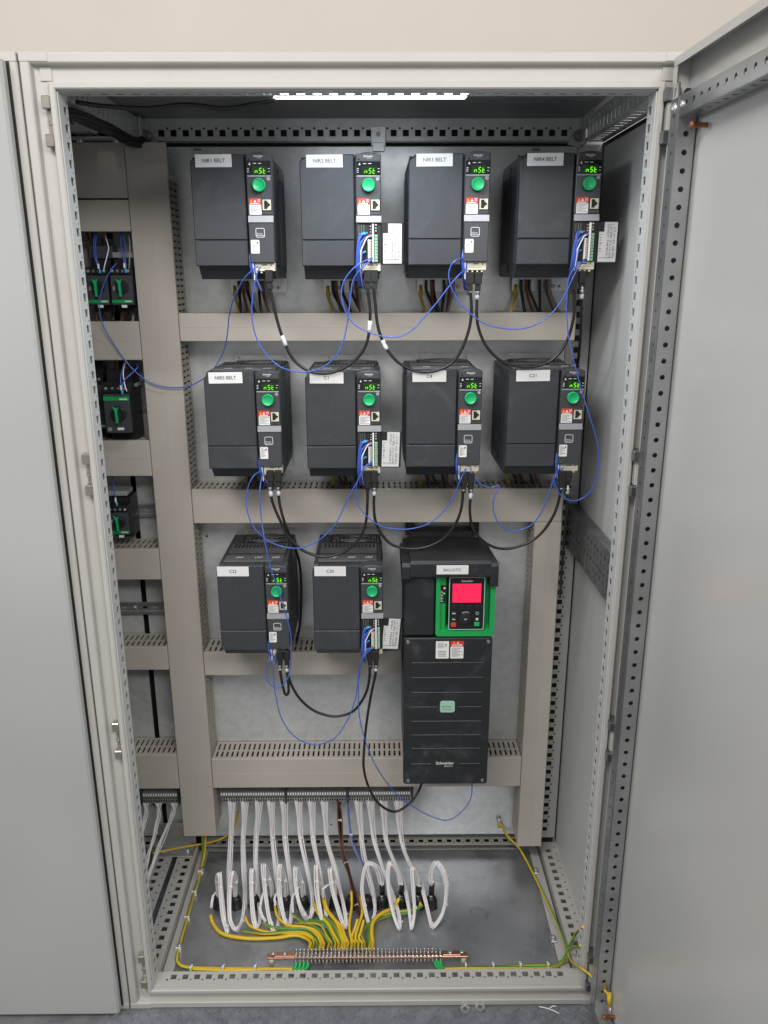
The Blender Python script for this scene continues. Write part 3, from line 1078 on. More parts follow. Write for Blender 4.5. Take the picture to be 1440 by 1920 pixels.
def m_knob():
    q = MB()
    c = (.1258, -.222, -.0532)
    q.lathe(c, (0, -1, 0), [(.0125, -.001), (.0125, .0012)], 28, 1)
    q.lathe(c, (0, -1, 0), [(.0115, .0012), (.0115, .008), (.0110, .0092), (.0102, .0094), (.0094, .0086), (.0065, .0074), (.003, .0070), (.0005, .0069)], 28, 0)
    return q.mesh("knob", [GREEN, PLASTB])


def m_knobmark():
    q = MB()
    pts = [(.1425 + .0026 * math.cos(a), -.2223, -.0425 + .0026 * math.sin(a)) for a in [math.pi * 2 * k / 12 for k in range(13)]]
    q.tube(pts, .0005, 4, 0, cap=False)
    q.box(.1412, .1438, -.2226, -.2222, -.0432, -.0418)
    return q.mesh("escape_mark", PRINTL)


def m_warn():
    q = MB()
    q.cbox(.1058, .1276, -.2225, -.2218, -.1034, -.0861, .0003, 0)
    q.cbox(.1056, .1277, -.2225, -.2218, -.0860, -.0751, .0003, 1)
    return q.mesh("warning_sticker", [WHITE, RED])


def m_warnprint():
    q = MB()
    q.prism([(.1072, -.0822), (.1128, -.0822), (.1100, -.0768)], 'y', -.2225, -.2228, 0)
    q.prism([(.1140, -.0822), (.1190, -.0822), (.1165, -.0772)], 'y', -.2225, -.2228, 1)
    for k in range(3):
        q.box(.1210, .1262, -.2228, -.2225, -.0778 - k * .0018, -.0771 - k * .0018, 1)
    q.box(.1075, .1240, -.2228, -.2225, -.0849, -.0834, 1)
    for k in range(7):
        q.box(.1075, .1262 - .0045 * (k % 3), -.2228, -.2225, -.0885 - k * .002, -.0880 - k * .002, 2)
    return q.mesh("warning_print", [ORANGE, WHITE, PRINT])


def m_port():
    q = MB()
    q.cbox(.1292, .1470, -.2226, -.2212, -.0968, -.0764, .0006, 1)
    hole = [(.1328, -.0938), (.1388, -.0938), (.1388, -.0912), (.1408, -.0912), (.1408, -.0892), (.1438, -.0880), (.1438, -.0850), (.1408, -.0838), (.1408, -.0818), (.1388, -.0818), (.1388, -.0792), (.1328, -.0792)]
    q.sheet(rect(.1302, .1456, -.0956, -.0776), [hole], .0018, frame_m((0, -.2246, 0), (1, 0, 0), (0, 0, 1)), 0)
    q.box(.1382, .1432, -.2228, -.22265, -.0936, -.0794, 1)
    return q.mesh("network_port", [BEIGE, GASKET])


def m_bar():
    q = MB()
    # bevelled bar whose face tilts upward
    q.prism([(-.2195, -.1162), (-.2245, -.1162), (-.2225, -.1048), (-.2195, -.1048)], 'x', .1030, .1488)
    return q.mesh("bevel_bar", BARM)


def m_lower():
    q = MB()
    q.prism([(.1035, -.187), (.1480, -.187), (.1486, -.1170), (.1030, -.1170)], 'y', -.2196, -.2235, 0, .0012)
    return q.mesh("terminal_cover", PLAST2)


def m_logo():
    q = MB()
    o, i = rrect(.1155, .1320, -.1425, -.1262, .003, 4), rrect(.1165, .1310, -.1415, -.1272, .0022, 4)
    q.sheet(o, [i], .0004, frame_m((0, -.2240, 0), (1, 0, 0), (0, 0, 1)))
    q.box(.1168, .1307, -.2240, -.2236, -.1396, -.1389)
    return q.mesh("badge_outline", PRINTL)


def m_stick():
    return MB().prism(rrect(.1058, .1214, -.1705, -.1468, .0015, 3), 'y', -.2235, -.2240, 0).mesh("data_sticker", WHITE)


def m_stickprint():
    q = MB()
    for k in range(9):
        q.box(.1075, .1118 + .0075 * ((k * 7) % 5) / 4, -.2243, -.2240, -.1500 - k * .0021, -.1494 - k * .0021)
    q.box(.1165, .1192, -.2243, -.2240, -.1530, -.1500)
    return q.mesh("sticker_print", PRINT)


def m_plate():
    q = MB()
    q.cbox(.1105, .1470, -.2175, -.1965, -.2016, -.1872, .0006, 0)
    for x in (.1110, .1200, .1290, .1375):
        q.cbox(x, x + .0035, -.2165, -.2, -.2055, -.2017, .0005, 0)
    q.box(.1230, .1330, -.2178, -.2175, -.1915, -.1895, 1)
    q.box(.1395, .1415, -.2178, -.2175, -.1925, -.1890, 1)
    q.box(.1140, .1400, -.2178, -.2175, -.1965, -.1960, 1)
    return q.mesh("strain_relief_plate", [BEIGE, PRINT])


def m_recess():
    q = MB()
    q.box(.1035, .1478, -.2202, -.2196, -.186, -.1168, 0)
    q.cbox(.1035, .1052, -.2225, -.2203, -.186, -.1168, .0004, 1)
    for k in range(3):
        q.box(.1066 + k * .0045, .1086 + k * .0045, -.2206, -.2203, -.136, -.1195, 2)
        q.box(.1066 + k * .0045, .1086 + k * .0045, -.2206, -.2203, -.1435, -.138, 2)
    return q.mesh("terminal_well", [GASKET, PLAST2, SINK])


def m_term(x0, x1, z0, z1, n, y):
    q = MB()
    h = (z1 - z0) / n
    for k in range(n):
        q.cbox(x0, x1, y, -.2203, z0 + k * h + .0004, z0 + (k + 1) * h - .0004, .0005, 0)
        q.lathe(((x0 + x1) / 2, y, z0 + (k + .5) * h), (0, -1, 0), [(.0013, 0), (.0013, .0003), (.0006, -.0004)], 6, 1)
    return q


def m_terms():
    q = m_term(.1268, .1305, -.183, -.146, 9, -.2262)
    return q.mesh("terminal_row", [BEIGE, ZINCD])


def m_terms2():
    q = m_term(.1362, .1418, -.186, -.137, 9, -.2245)
    return q.mesh("terminal_row", [GREENT, SINK])


def m_terms3():
    q = MB()
    q.cbox(.1318, .1352, -.2272, -.2203, -.186, -.119, .0006, 0)
    q.cbox(.1238, .1266, -.2272, -.2203, -.184, -.146, .0006, 0)
    for z in (-.121, -.1262, -.1312):
        q.lathe((.1388, -.2203, z), (0, -1, 0), [(.0017, 0), (.0017, .003), (.0008, .0032)], 8, 1)
        q.lathe((.1292, -.2203, z - .002), (0, -1, 0), [(.0014, 0), (.0014, .003), (.0008, .0032)], 8, 1)
    return q.mesh("marking_strip", [LABELW, ZINCB])


def m_flap():
    q = MB()
    q.cbox(0, .0415, 0, .0022, -.0735, 0, .0008, 0)
    q.cbox(-.0012, .0045, .0005, .004, -.072, -.001, .0008, 0)
    return q.mesh("open_terminal_cover", PLASTB)


def m_flaplabel():
    q = MB()
    q.prism([(.0030, -.0715), (.0375, -.0715), (.0375, -.0015), (.0125, -.0015), (.0125, -.0185), (.0030, -.0185)], 'y', 0, -.0004, 0)
    return q.mesh("wiring_diagram", PAPER)


def m_flapprint():
    q = MB()
    rr = random.Random(3)
    for k in range(26):
        z = -.006 - k * .0023
        for x in (.018, .0235, .0295):
            if rr.random() < .8:
                q.box(x, x + .0012 + rr.random() * .0032, -.0007, -.0004, z - .0004, z + .0004)
    for x in (.0205, .0265, .0332):
        for k in range(5):
            z = -.012 - k * .011
            q.box(x - .0002, x + .0002, -.0007, -.0004, z - .006, z)
    for k in range(7):
        z = -.023 - k * .0048
        q.box(.0048, .0068 + rr.random() * .003, -.0007, -.0004, z - .0008 - .001 * (k % 2), z)
    q.box(.005, .033, -.0007, -.0004, -.0645, -.0638)
    return q.mesh("diagram_print", PRINT)


def drive(nm, x1, ztop, opened, lx, open_rot=0.0):
    label = "dark grey motor drive tagged %s, %s" % (nm, "its terminal cover swung open showing wiring" if opened else "terminal cover shut")
    t = thing("motor_drive", label, "motor drive", (x1 - .1485, .4515, ztop), "motor drives with green knobs")

    def p(key, fn, parent=t, lb=None):
        return put(key.split('#')[0], cached(key, fn), parent, lb)
    h = p("housing", m_housing)
    p("top_vent", m_top_vent)
    p("fan_guard", m_fan)
    p("mounting_bracket#b", m_bracket2)
    br = p("mounting_bracket#a", m_bracket)
    for sx_ in (.060, .090, .115):
        p("screw", m_bscrews, br).location = (sx_, 0, 0)
    p("front_cover#a", lambda: m_cover(-.1462, -.0002, True))
    p("front_cover#b", lambda: m_cover(-.1925, -.1472, False))
    cp = p("control_panel", m_control)
    bp_ = p("brand_plate", m_header)
    text("Schneider", .0042, PRINTL, (.1258, -.2228, -.0048), bp_, bold=.0001)
    text("Electric", .0026, PRINTL, (.1275, -.2228, -.0078), bp_)
    d = p("display", m_window)
    p("lit_window", m_window_bg, d)
    p("digits", m_digits, d)
    p("display_print", m_winprint, d)
    p("knob", m_knob)
    p("escape_mark", m_knobmark, cp)
    ws = p("warning_sticker", m_warn)
    p("warning_print", m_warnprint, ws)
    p("network_port", m_port)
    p("bevel_bar", m_bar)
    p("strain_relief_plate", m_plate)
    if not opened:
        tc_ = p("terminal_cover", m_lower)
        p("badge_outline", m_logo, tc_)
        text("Altivar", .0044, PRINTL, (.1228, -.2240, -.1362), tc_)
        ds = p("data_sticker", m_stick)
        p("sticker_print", m_stickprint, ds)
    else:
        p("terminal_well", m_recess)
        p("terminal_row#a", m_terms)
        p("terminal_row#b", m_terms2)
        p("marking_strip", m_terms3)
        fl_ = p("open_terminal_cover", m_flap)
        fl_.location = (.1490, -.219, -.1165)
        fl_.rotation_euler = (0, math.radians(open_rot), math.radians(6))
        p("wiring_diagram", m_flaplabel, fl_)
        p("diagram_print", m_flapprint, fl_)
    nl = put("name_label", cached("name_label", lambda: MB().cbox(0, .0655, -.0003, .0005, -.0215, 0, .0002).mesh("name_label", LABELW)), t)
    nl.location = (lx, -.2172, -.0012)
    nl.rotation_euler = (0, math.radians(random.Random(nm).uniform(-.7, .7)), 0)
    text(nm, .0092, PRINT, (.0327, -.0006, -.0108), nl, bold=.00012)
    return t


DR = {}
for nm, x1, zt, op, lx, rt in (
        ("NIR1 BELT", -.1617, 1.6935, False, .0115, 0), ("NIR2 BELT", .0353, 1.6930, True, .0140, 0), ("NIR3 BELT", .2325, 1.6945, False, .0150, 0), ("NIR4 BELT", .4340, 1.6950, True, .0130, 0),
        ("NIR5 BELT", -.1628, 1.3060, False, .0115, 0), ("C1", .0335, 1.3058, True, .0110, 2), ("C4", .2305, 1.3080, False, .0130, 0), ("C21", .4298, 1.3085, False, .0150, 0),
        ("C22", -.1620, .9070, False, .0030, 0), ("C20", .0368, .9065, True, .0060, 5)):
    DR[nm] = drive(nm, x1, zt, op, lx, rt)

# ------------------------------------------------------------------ the big BALLISTIC drive
bt = thing("process_drive", "tall black BALLISTIC drive with a red screen in a green surround", "motor drive", (.0805, .4515, .388))
q = MB()
W_ = .1885
q.prism([(0, .012), (0, .505), (-.055, .51), (-.205, .515), (-.205, .012)], 'x', .003, W_ - .003)
put("housing", q.mesh("housing", PLASTD), bt)
q = MB()       # hood
q.prism([(-.035, .509), (-.235, .503), (-.2475, .503), (-.2495, .506), (-.2495, .5325), (-.2440, .5385), (-.150, .5285), (-.035, .520)], 'x', .0125, W_ - .0125)
q.prism([(-.060, .490), (-.225, .478), (-.246, .500), (-.246, .525), (-.240, .532), (-.150, .522), (-.060, .514)], 'x', -.0045, .0122)
q.prism([(-.060, .490), (-.225, .478), (-.246, .482), (-.246, .525), (-.240, .532), (-.150, .522), (-.060, .514)], 'x', W_ - .0122, W_ + .0045)
put("hood", q.mesh("hood", PLASTD), bt)
q = MB()
for x in (.010, W_ - .030):
    q.cbox(x, x + .02, -.030, -.004, .522, .555, .002)
q.box(.02, W_ - .02, -.04, -.004, .5215, .535)
put("top_lug", q.mesh("top_lug", PLASTB), bt)
q = MB()       # lower cover with its raised ribs
q.prism(rrect(.0005, W_ - .0005, .002, .3605, .006, 3), 'y', -.2052, -.2335, 0, .002)
lc = put("lower_cover", q.mesh("lower_cover", PLASTD), bt)
for k, (z, split) in enumerate(((.303, None), (.268, None), (.232, None), (.197, (.072, .118)), (.162, None), (.128, None), (.094, None), (.055, (.062, .124)))):
    q = MB()
    for xa, xb in (((.018, W_ - .018),) if not split else ((.018, split[0]), (split[1], W_ - .018))):
        q.prism([(-.2335, z - .0022), (-.2352, z + .0004), (-.2342, z + .0016), (-.2335, z + .0016)], 'x', xa, xb)
    put("rib", q.mesh("rib", PLASTD), lc)
for x, z in ((.009, .352), (W_ - .009, .352), (.011, .012), (W_ - .011, .012)):
    put("screw", MB().lathe((x, -.2335, z), (0, -1, 0), [(.0042, 0), (.0042, .0012), (.0018, .0015), (.0015, .0003)], 12).mesh("screw", ZINCD), lc)
put("left_cover", MB().prism(rrect(.0008, .0645, .3645, .498, .005, 3), 'y', -.2052, -.2310, 0, .003).mesh("left_cover", PLASTD), bt)
# green surround: frame, sloped well and keypad
x0, x1, z0, z1 = .0665, W_ + .0015, .3645, .505
gq = MB()
gq.sheet(rrect(x0, x1, z0, z1, .007, 4), [rrect(x0 + .009, x1 - .010, z0 + .0115, z1 - .004, .003, 3)], .027, frame_m((0, -.2335, 0), (1, 0, 0), (0, 0, 1)))
gq.box(x0 + .009, x1 - .010, -.2100, -.2075, z0 + .0115, z1 - .004)
gq.prism([(x0 + .009, -.2100), (x0 + .0265, -.2100), (x0 + .0205, -.2270), (x0 + .009, -.2270)], 'z', z0 + .012, z1 - .0045)
gq.prism([(-.2100, z0 + .0115), (-.2320, z0 + .0115), (-.2100, z0 + .020)], 'x', x0 + .009, x1 - .010)
put("green_surround", gq.mesh("green_surround", GREENB), bt)
kx0, kx1, kz0, kz1 = x0 + .0265, x1 - .0215, z0 + .0145, z1 - .0065
kp = put("keypad", MB().prism(rrect(kx0, kx1, kz0, kz1, .005, 4), 'y', -.2102, -.2330, 0, .0015).mesh("keypad", GLOSS), bt)
o_, i_ = rrect(kx0 + .0004, kx1 - .0004, kz0 + .0004, kz1 - .0004, .0048, 4), rrect(kx0 + .002, kx1 - .002, kz0 + .002, kz1 - .002, .004, 4)
put("keypad_trim", MB().sheet(o_, [i_], .001, frame_m((0, -.2334, 0), (1, 0, 0), (0, 0, 1))).mesh("keypad_trim", AMBER), kp)
kw, kh = kx1 - kx0, kz1 - kz0
KX = lambda a: kx0 + a * kw
KZ = lambda b: kz1 - b * kh
put("screen", MB().cbox(KX(.105), KX(.89), -.2340, -.2325, KZ(.475), KZ(.125), .0004).mesh("screen", SCREEN), kp)
q = MB()
for k_ in range(3):
    q.box(KX(.13), KX(.86 - .2 * k_), -.2342, -.2340, KZ(.19 + .03 * k_), KZ(.183 + .03 * k_))
put("screen_text", q.mesh("screen_text", SCREEN2), kp)
text("Schneider", .0058, PRINTL, (KX(.5), -.2333, KZ(.075)), kp, bold=.0002)
q = MB()
for a in (.16, .37, .58, .79):
    q.cbox(KX(a) - .005, KX(a) + .005, -.2340, -.2325, KZ(.60), KZ(.53), .0006)
for a, b in ((.15, .68), (.15, .79), (.80, .68), (.80, .79)):
    q.cbox(KX(a) - .0055, KX(a) + .0055, -.2340, -.2325, KZ(b + .04), KZ(b - .035), .0006)
q.lathe((KX(.48), -.2328, KZ(.785)), (0, -1, 0), [(.0135, 0), (.0135, .002), (.011, .0028), (.004, .0024)], 24)
put("keys", q.mesh("keys", PLASTB), kp)
put("stop_key", MB().cbox(KX(.15) - .0055, KX(.15) + .0055, -.2342, -.2325, KZ(.94), KZ(.855), .0006).mesh("stop_key", RED), kp)
put("run_key", MB().cbox(KX(.80) - .0055, KX(.80) + .0055, -.2342, -.2325, KZ(.925), KZ(.85), .0006).mesh("run_key", GREEN), kp)
q = MB()
q.lathe((KX(.80), -.2340, KZ(.79)), (0, -1, 0), [(.003, 0), (.003, .0004), (.001, .0004)], 12)
q.box(KX(.15) - .0035, KX(.15) + .0035, -.2343, -.2340, KZ(.69), KZ(.67))
q.box(KX(.15) - .003, KX(.15) + .0035, -.2343, -.2340, KZ(.80), KZ(.785))
q.box(KX(.48) - .0025, KX(.48) + .0025, -.2356, -.2352, KZ(.795), KZ(.78))
pts = [(KX(.80) + .003 * math.cos(a), -.2342, KZ(.68) + .003 * math.sin(a)) for a in [math.pi * 2 * k / 12 for k in range(13)]]
q.tube(pts, .0005, 4, 0, cap=False)
pts = [(KX(.48) + .0155 * math.cos(a), -.2333, KZ(.785) + .0155 * math.sin(a)) for a in [math.radians(60 + 60 * k / 6) for k in range(7)]]
q.tube(pts, .0006, 4, 0)
put("key_marks", q.mesh("key_marks", PRINTL), kp)
q = MB()
sx0 = x0 + .0075
q.cbox(sx0, sx0 + .0125, -.2296, -.2272, z1 - .066, z1 - .027, .0004, 0)
for k in range(8):
    q.box(sx0 + .0012, sx0 + .0060 + .002 * (k % 2), -.2299, -.2296, z1 - .040 - k * .0032, z1 - .0388 - k * .0032, 1)
sp = put("status_strip", q.mesh("status_strip", [GLOSS, PRINTL]), bt)
put("status_light", MB().lathe((sx0 + .0102, -.2296, z1 - .0325), (0, -1, 0), [(.0019, 0), (.0019, .0004), (.001, .0006)], 10).mesh("status_light", LEDR), sp)
put("status_light", MB().lathe((sx0 + .0100, -.2296, z1 - .0445), (0, -1, 0), [(.0014, 0), (.0014, .0004), (.001, .0006)], 10).mesh("status_light", LEDGN), sp)
ds = put("data_sticker", MB().prism(rrect(.0680, .0960, .3135, .3535, .002, 3), 'y', -.2336, -.2341).mesh("data_sticker", WHITE), lc)
q = MB()
for k in range(5):
    q.box(.0715, .0850 + .006 * (k % 2), -.2344, -.2341, .3495 - k * .0028, .3502 - k * .0028)
for k in range(4):
    q.box(.0730, .0900, -.2344, -.2341, .3300 - k * .0038, .3312 - k * .0038)
q.box(.0885, .0915, -.2344, -.2341, .344, .347)
me = q.mesh("sticker_print", PRINT)
put("sticker_print", me, bt)
q = MB()
q.prism(rrect(.0990, .1270, .3135, .3410, .002, 3), 'y', -.2336, -.2341, 0)
q.prism(rrect(.0990, .1270, .3412, .3540, .0015, 3), 'y', -.2336, -.2341, 1)
put("warning_sticker", q.mesh("warning_sticker", [WHITE, RED]), bt)
q = MB()
q.prism([(.1040, .3478), (.1098, .3478), (.1069, .3530)], 'y', -.2341, -.2344, 0)
q.prism([(.1120, .3478), (.1172, .3478), (.1146, .3526)], 'y', -.2341, -.2344, 1)
for k in range(9):
    q.box(.1015, .1245 - .005 * (k % 3), -.2344, -.2341, .3375 - k * .0025, .3381 - k * .0025, 2)
put("warning_print", q.mesh("warning_print", [ORANGE, WHITE, PRINT]), bt)
text("DANGER", .0055, WHITE, (.1130, -.2344, .3443), bt, bold=.0002)
bd = put("badge", MB().prism(rrect(.0795, .1115, .1840, .2120, .005, 4), 'y', -.2336, -.2344, 0, .0002).mesh("badge", AMBER), bt)
text("Altivar", .0082, GREENB, (.0935, -.2346, .1985), bd)
text("Process", .0066, GREENB, (.0950, -.2346, .1915), bd)
text("Schneider", .0100, PRINTL, (.0925, -.2338, .0565), bt, bold=.0002)
text("Electric", .0062, PRINTL, (.1010, -.2338, .0490), bt)
nl = put("name_label", MB().cbox(0, .0650, -.0003, .0005, -.0195, 0, .0002).mesh("name_label", LABELW), bt)
nl.location = (.0655, -.2500, .5305)
text("BALLISTIC", .0083, PRINT, (.0325, -.0006, -.0100), nl)

# ------------------------------------------------------------------ breakers in the left bay


def breaker(label, x, z, W_, H_, yf, top_block, stripe_low, big=False):
    """x, z: lower left corner of the face; yf: world Y of the face"""
    t = thing("motor_breaker", label, "breaker", (x, PLY - .009, z), "motor breakers")
    D = PLY - .009 - yf
    q = MB()
    q.cbox(.001, W_ - .001, -D * .62, 0, -H_ * .22, H_ * 1.24, .0015)
    q.cbox(0, W_, -D * .92, -D * .35, -.002, H_ * 1.02, .0015)
    put("case", q.mesh("case", PLASTB), t)
    f = put("face", MB().cbox(.001, W_ - .001, -D, -D * .921, 0, H_ * .80, .001).mesh("face", PLAST2), t)
    q = MB()
    tb = H_ * .82
    q.cbox(.001, W_ - .001, -D * .985, -D * .921, tb, H_ * 1.0, .001)
    put("terminal_bar", q.mesh("terminal_bar", PLASTB), t)
    for k in range(4):
        put("terminal_screw", MB().lathe((W_ * (.14 + .24 * k), -D * .985, tb + H_ * .09), (0, -1, 0), [(.0030, 0), (.0030, .0008), (.0012, .001), (.0009, 0)], 10).mesh("terminal_screw", ZINCB if k in (0, 3) else ZINCD), t)
    cx, cz = W_ * .56, H_ * (.48 if stripe_low else .40)
    kn = put("rotary_knob", MB().lathe((cx, -D, cz), (0, -1, 0), [(W_ * .29, -.001), (W_ * .29, .006), (W_ * .26, .009), (.001, .009)], 22).mesh("rotary_knob", PLASTB), t)
    q = MB()
    q.prism([(cx - .0085, cz + .016), (cx - .0045, cz + .006), (cx - .0035, cz - .018), (cx + .0005, cz - .018), (cx - .0002, cz + .006), (cx + .0035, cz + .016), (cx - .002, cz + .012)], 'y', -D - .0091, -D - .014)
    put("knob_pointer", q.mesh("knob_pointer", GREEN), kn)
    zz = (.0035 if stripe_low else H_ * .665)
    q = MB().cbox(.0012, W_ - .0012, -D - .0008, -D, zz, zz + (.0058 if stripe_low else .0085), .0003)
    st_ = put("green_stripe", q.mesh("green_stripe", GREENB), t)
    q = MB()
    q.box(W_ * .62, W_ * .92, -D - .0011, -D - .0008, zz + .0018, zz + .0042)
    put("brand_print", q.mesh("brand_print", PRINTL), st_)
    put("marker_tag", MB().cbox(W_ * .45, W_ * .70, -D - .0008, -D, zz - .0095 if stripe_low else .006, zz - .0038 if stripe_low else .0115, .0003).mesh("marker_tag", LABELW), t)
    q = MB()
    q.box(.005, .013, -D - .0005, -D, .004 if not stripe_low else .028, .012 if not stripe_low else .036)
    put("data_print", q.mesh("data_print", GREYW), t)
    for k in range(3):
        put("terminal_hole", MB().cyl((W_ * (.2 + .3 * k), -D * .625, -H_ * .12), (W_ * (.2 + .3 * k), -D * .60, -H_ * .12), .0038, 10).mesh("terminal_hole", GASKET), t)
        put("terminal_hole", MB().cyl((W_ * (.2 + .3 * k), -D * .625, H_ * 1.14), (W_ * (.2 + .3 * k), -D * .60, H_ * 1.14), .0038, 10).mesh("terminal_hole", GASKET), t)
    if top_block:
        q = MB().cbox(.002, W_ + .006, -D * .66, -D * .2, H_ * 1.245, H_ * 1.60, .0015)
        tb_ = put("feeder_block", q.mesh("feeder_block", PLAST), t)
        for k in range(3):
            put("feeder_clamp", MB().cbox(W_ * (.06 + .33 * k), W_ * (.06 + .33 * k) + .011, -D * .6, -D * .25, H_ * 1.601, H_ * 1.80, .001).mesh("feeder_clamp", PLASTB), tb_)
    return t


breaker("left black breaker of the pair, with a feeder block on top", -.5605, 1.428, .0440, .072, .358, True, True)
breaker("right black breaker of the pair, beside the wide duct", -.5125, 1.428, .0445, .072, .358, False, True)
breaker("large black breaker with a green stripe above its knob", -.5485, 1.165, .0555, .103, .352, False, False, True)
breaker("lowest black breaker beside the exposed rail, partly hidden by the post", -.5675, .934, .0450, .064, .362, False, True)
breaker("dark breaker half hidden behind the post, left of the green striped breaker", -.612, 1.165, .0500, .118, .40, False, True)
# auxiliary label carriers behind
tag(MB().cbox(-.5105, -.4690, .385, .430, 1.5195, 1.5300, .001).build("marker_strip", GREYW), "grey printed strip above the right breaker of the pair", "marker strip")
tag(MB().cbox(-.600, -.5280, .385, .430, 1.0175, 1.0275, .001).build("marker_strip", GREYW), "grey printed strip above the lowest breaker", "marker strip")
tag(MB().cyl((-.4865, .452, 1.262), (-.4865, .385, 1.262), .004, 10).build("spacer_post", ZINCB), "zinc stud standing beside the green striped breaker", "stud")

# ------------------------------------------------------------------ cables


def px(L, Y):
    """list of (x, y) or (x, y, Y) -> points"""
    return [at(p[0], p[1], p[2] if len(p) > 2 else Y) for p in L]


def blue(label, L, Y=.215, r=.00118):
    pts = smooth(px(L, Y), 6)
    return tag(MB().tube(pts, r, 8).build("blue_wire", BLUE), label, "wire", "thin blue control wires")


blue("blue wire from NIR1 BELT drive sweeping left across the wide duct to the breakers",
     [(484, 500, .225), (477, 503, .222), (455, 526, .23), (438, 562, .26), (430, 590, .30), (426, 629, .33), (419, 659, .35), (402, 690, .362), (386, 707, .366), (360, 722, .366), (344, 726, .366), (312, 726, .366), (281, 717, .366), (250, 693, .366), (224, 661, .366), (200, 623, .36), (188, 593, .35), (187, 560, .34), (197, 527, .34), (210, 503, .345), (219, 494, .36)])
blue("blue wire loop between NIR1 BELT and NIR2 BELT drives",
     [(488, 500), (480, 520), (473, 560), (473, 601), (481, 634), (497, 662), (524, 687), (558, 697), (588, 695), (619, 679), (641, 648), (652, 601), (658, 548), (663, 523), (680, 501), (699, 486, .225)])
blue("blue wire loop between NIR2 BELT and NIR3 BELT drives",
     [(699, 482, .225), (669, 498), (647, 523), (640, 551), (647, 582), (663, 607), (691, 623), (719, 631), (740, 632), (755, 629), (777, 615), (802, 587), (821, 565), (842, 537), (861, 515), (876, 502, .23)], .208)
blue("blue wire loop between NIR3 BELT and NIR4 BELT drives",
     [(874, 484, .24), (855, 488), (844, 502), (842, 524), (852, 552), (871, 577), (892, 596), (917, 610), (955, 617), (986, 615), (1017, 602), (1042, 579), (1061, 549), (1077, 515), (1096, 485, .225)])
blue("long blue wire from NIR4 BELT drive down past C21 drive at right",
     [(1099, 487, .225), (1080, 499), (1067, 521), (1063, 552), (1063, 593), (1066, 630), (1075, 673, .21), (1085, 711, .205), (1097, 754, .20), (1114, 807, .20), (1122, 843, .20), (1121, 886, .205), (1110, 917, .21), (1092, 934), (1071, 939), (1049, 926), (1039, 904), (1042, 889), (1050, 876, .235)])
blue("blue wire with a kinked loop between C21 and C4 drives",
     [(1057, 875, .235), (1039, 898), (1030, 923), (1017, 957), (999, 982), (977, 993), (955, 995), (936, 982), (925, 957), (927, 932), (937, 912), (917, 914), (899, 906), (886, 890), (882, 876, .235)], .225)
blue("blue wire loop between C4 and C1 drives",
     [(874, 878, .235), (864, 898), (855, 920), (842, 945), (824, 967), (799, 984), (767, 992), (735, 991), (709, 984), (684, 964), (670, 942), (668, 920), (671, 900), (682, 878), (698, 864, .225)])
blue("blue wire loop between C1 and NIR5 BELT drives",
     [(698, 868, .225), (684, 877), (671, 901), (654, 931), (632, 978), (607, 1006), (579, 1023), (554, 1028), (523, 1023), (496, 1009), (473, 984), (462, 948), (465, 914), (476, 892), (491, 882, .235)], .208)
blue("blue wire from NIR5 BELT drive falling across the face of C22 drive",
     [(492, 888, .235), (487, 923), (490, 973), (497, 1017, .20), (507, 1063, .20), (523, 1112, .205), (536, 1152, .205), (545, 1188, .205), (546, 1218, .205), (544, 1254), (536, 1278), (520, 1290), (505, 1281), (500, 1262), (504, 1239), (512, 1225, .235)])
blue("blue wire loop between C22 and C20 drives",
     [(518, 1225, .235), (513, 1244), (513, 1270), (517, 1305), (525, 1339), (538, 1365), (559, 1386), (586, 1396), (607, 1394), (631, 1381), (652, 1349), (665, 1315), (672, 1278), (676, 1247), (683, 1225), (699, 1212, .225)])
blue("blue wire from C20 drive hanging below the foot of BALLISTIC drive",
     [(698, 1216, .225), (681, 1232), (673, 1257), (672, 1297), (673, 1336), (681, 1376), (694, 1413), (707, 1440), (730, 1474, .24), (752, 1496, .25), (790, 1522, .26), (827, 1537, .26), (850, 1534, .26), (872, 1515, .27), (884, 1492, .28), (885, 1462, .30)], .208)


def black_cable(label, L, Y=.225, r=.0029, plugs=(0, -1), sleeve=(), tail=False):
    """black network cable: jacket with a moulded plug at its ends and marker sleeves"""
    raw = px(L, Y)
    base = raw[0]
    t = thing("network_cable", label, "cable", base, "black network cables")
    pts = [p - base for p in smooth(raw, 6)]
    put("jacket", MB().tube(pts, r, 10).mesh("jacket", BLACK), t)
    for e in plugs:
        p = (raw[e] - base)
        q = MB()
        q.cbox(p.x - .0068, p.x + .0068, p.y - .006, p.y + .006, p.z - .001, p.z + .021, .001)
        q.cbox(p.x - .0050, p.x + .0050, p.y - .0045, p.y + .0045, p.z - .014, p.z - .0012, .001)
        for k in range(3):
            q.cbox(p.x - .0043, p.x + .0043, p.y - .0043, p.y + .0043, p.z - .0205 + k * .002, p.z - .0192 + k * .002, .0003)
        put("plug", q.mesh("plug", GASKET), t)
    n = len(pts)
    for f in sleeve:
        i = max(1, min(n - 5, int(f * n)))
        seg = []
        # a sleeve about 18 mm long
        d = 0
        k = i
        seg.append(pts[k])
        while k + 1 < n and d < .018:
            d += (pts[k + 1] - pts[k]).length
            k += 1
            seg.append(pts[k])
        put("marker_sleeve", MB().tube(seg, r + .0013, 10).mesh("marker_sleeve", SLEEVE), t)
    return t


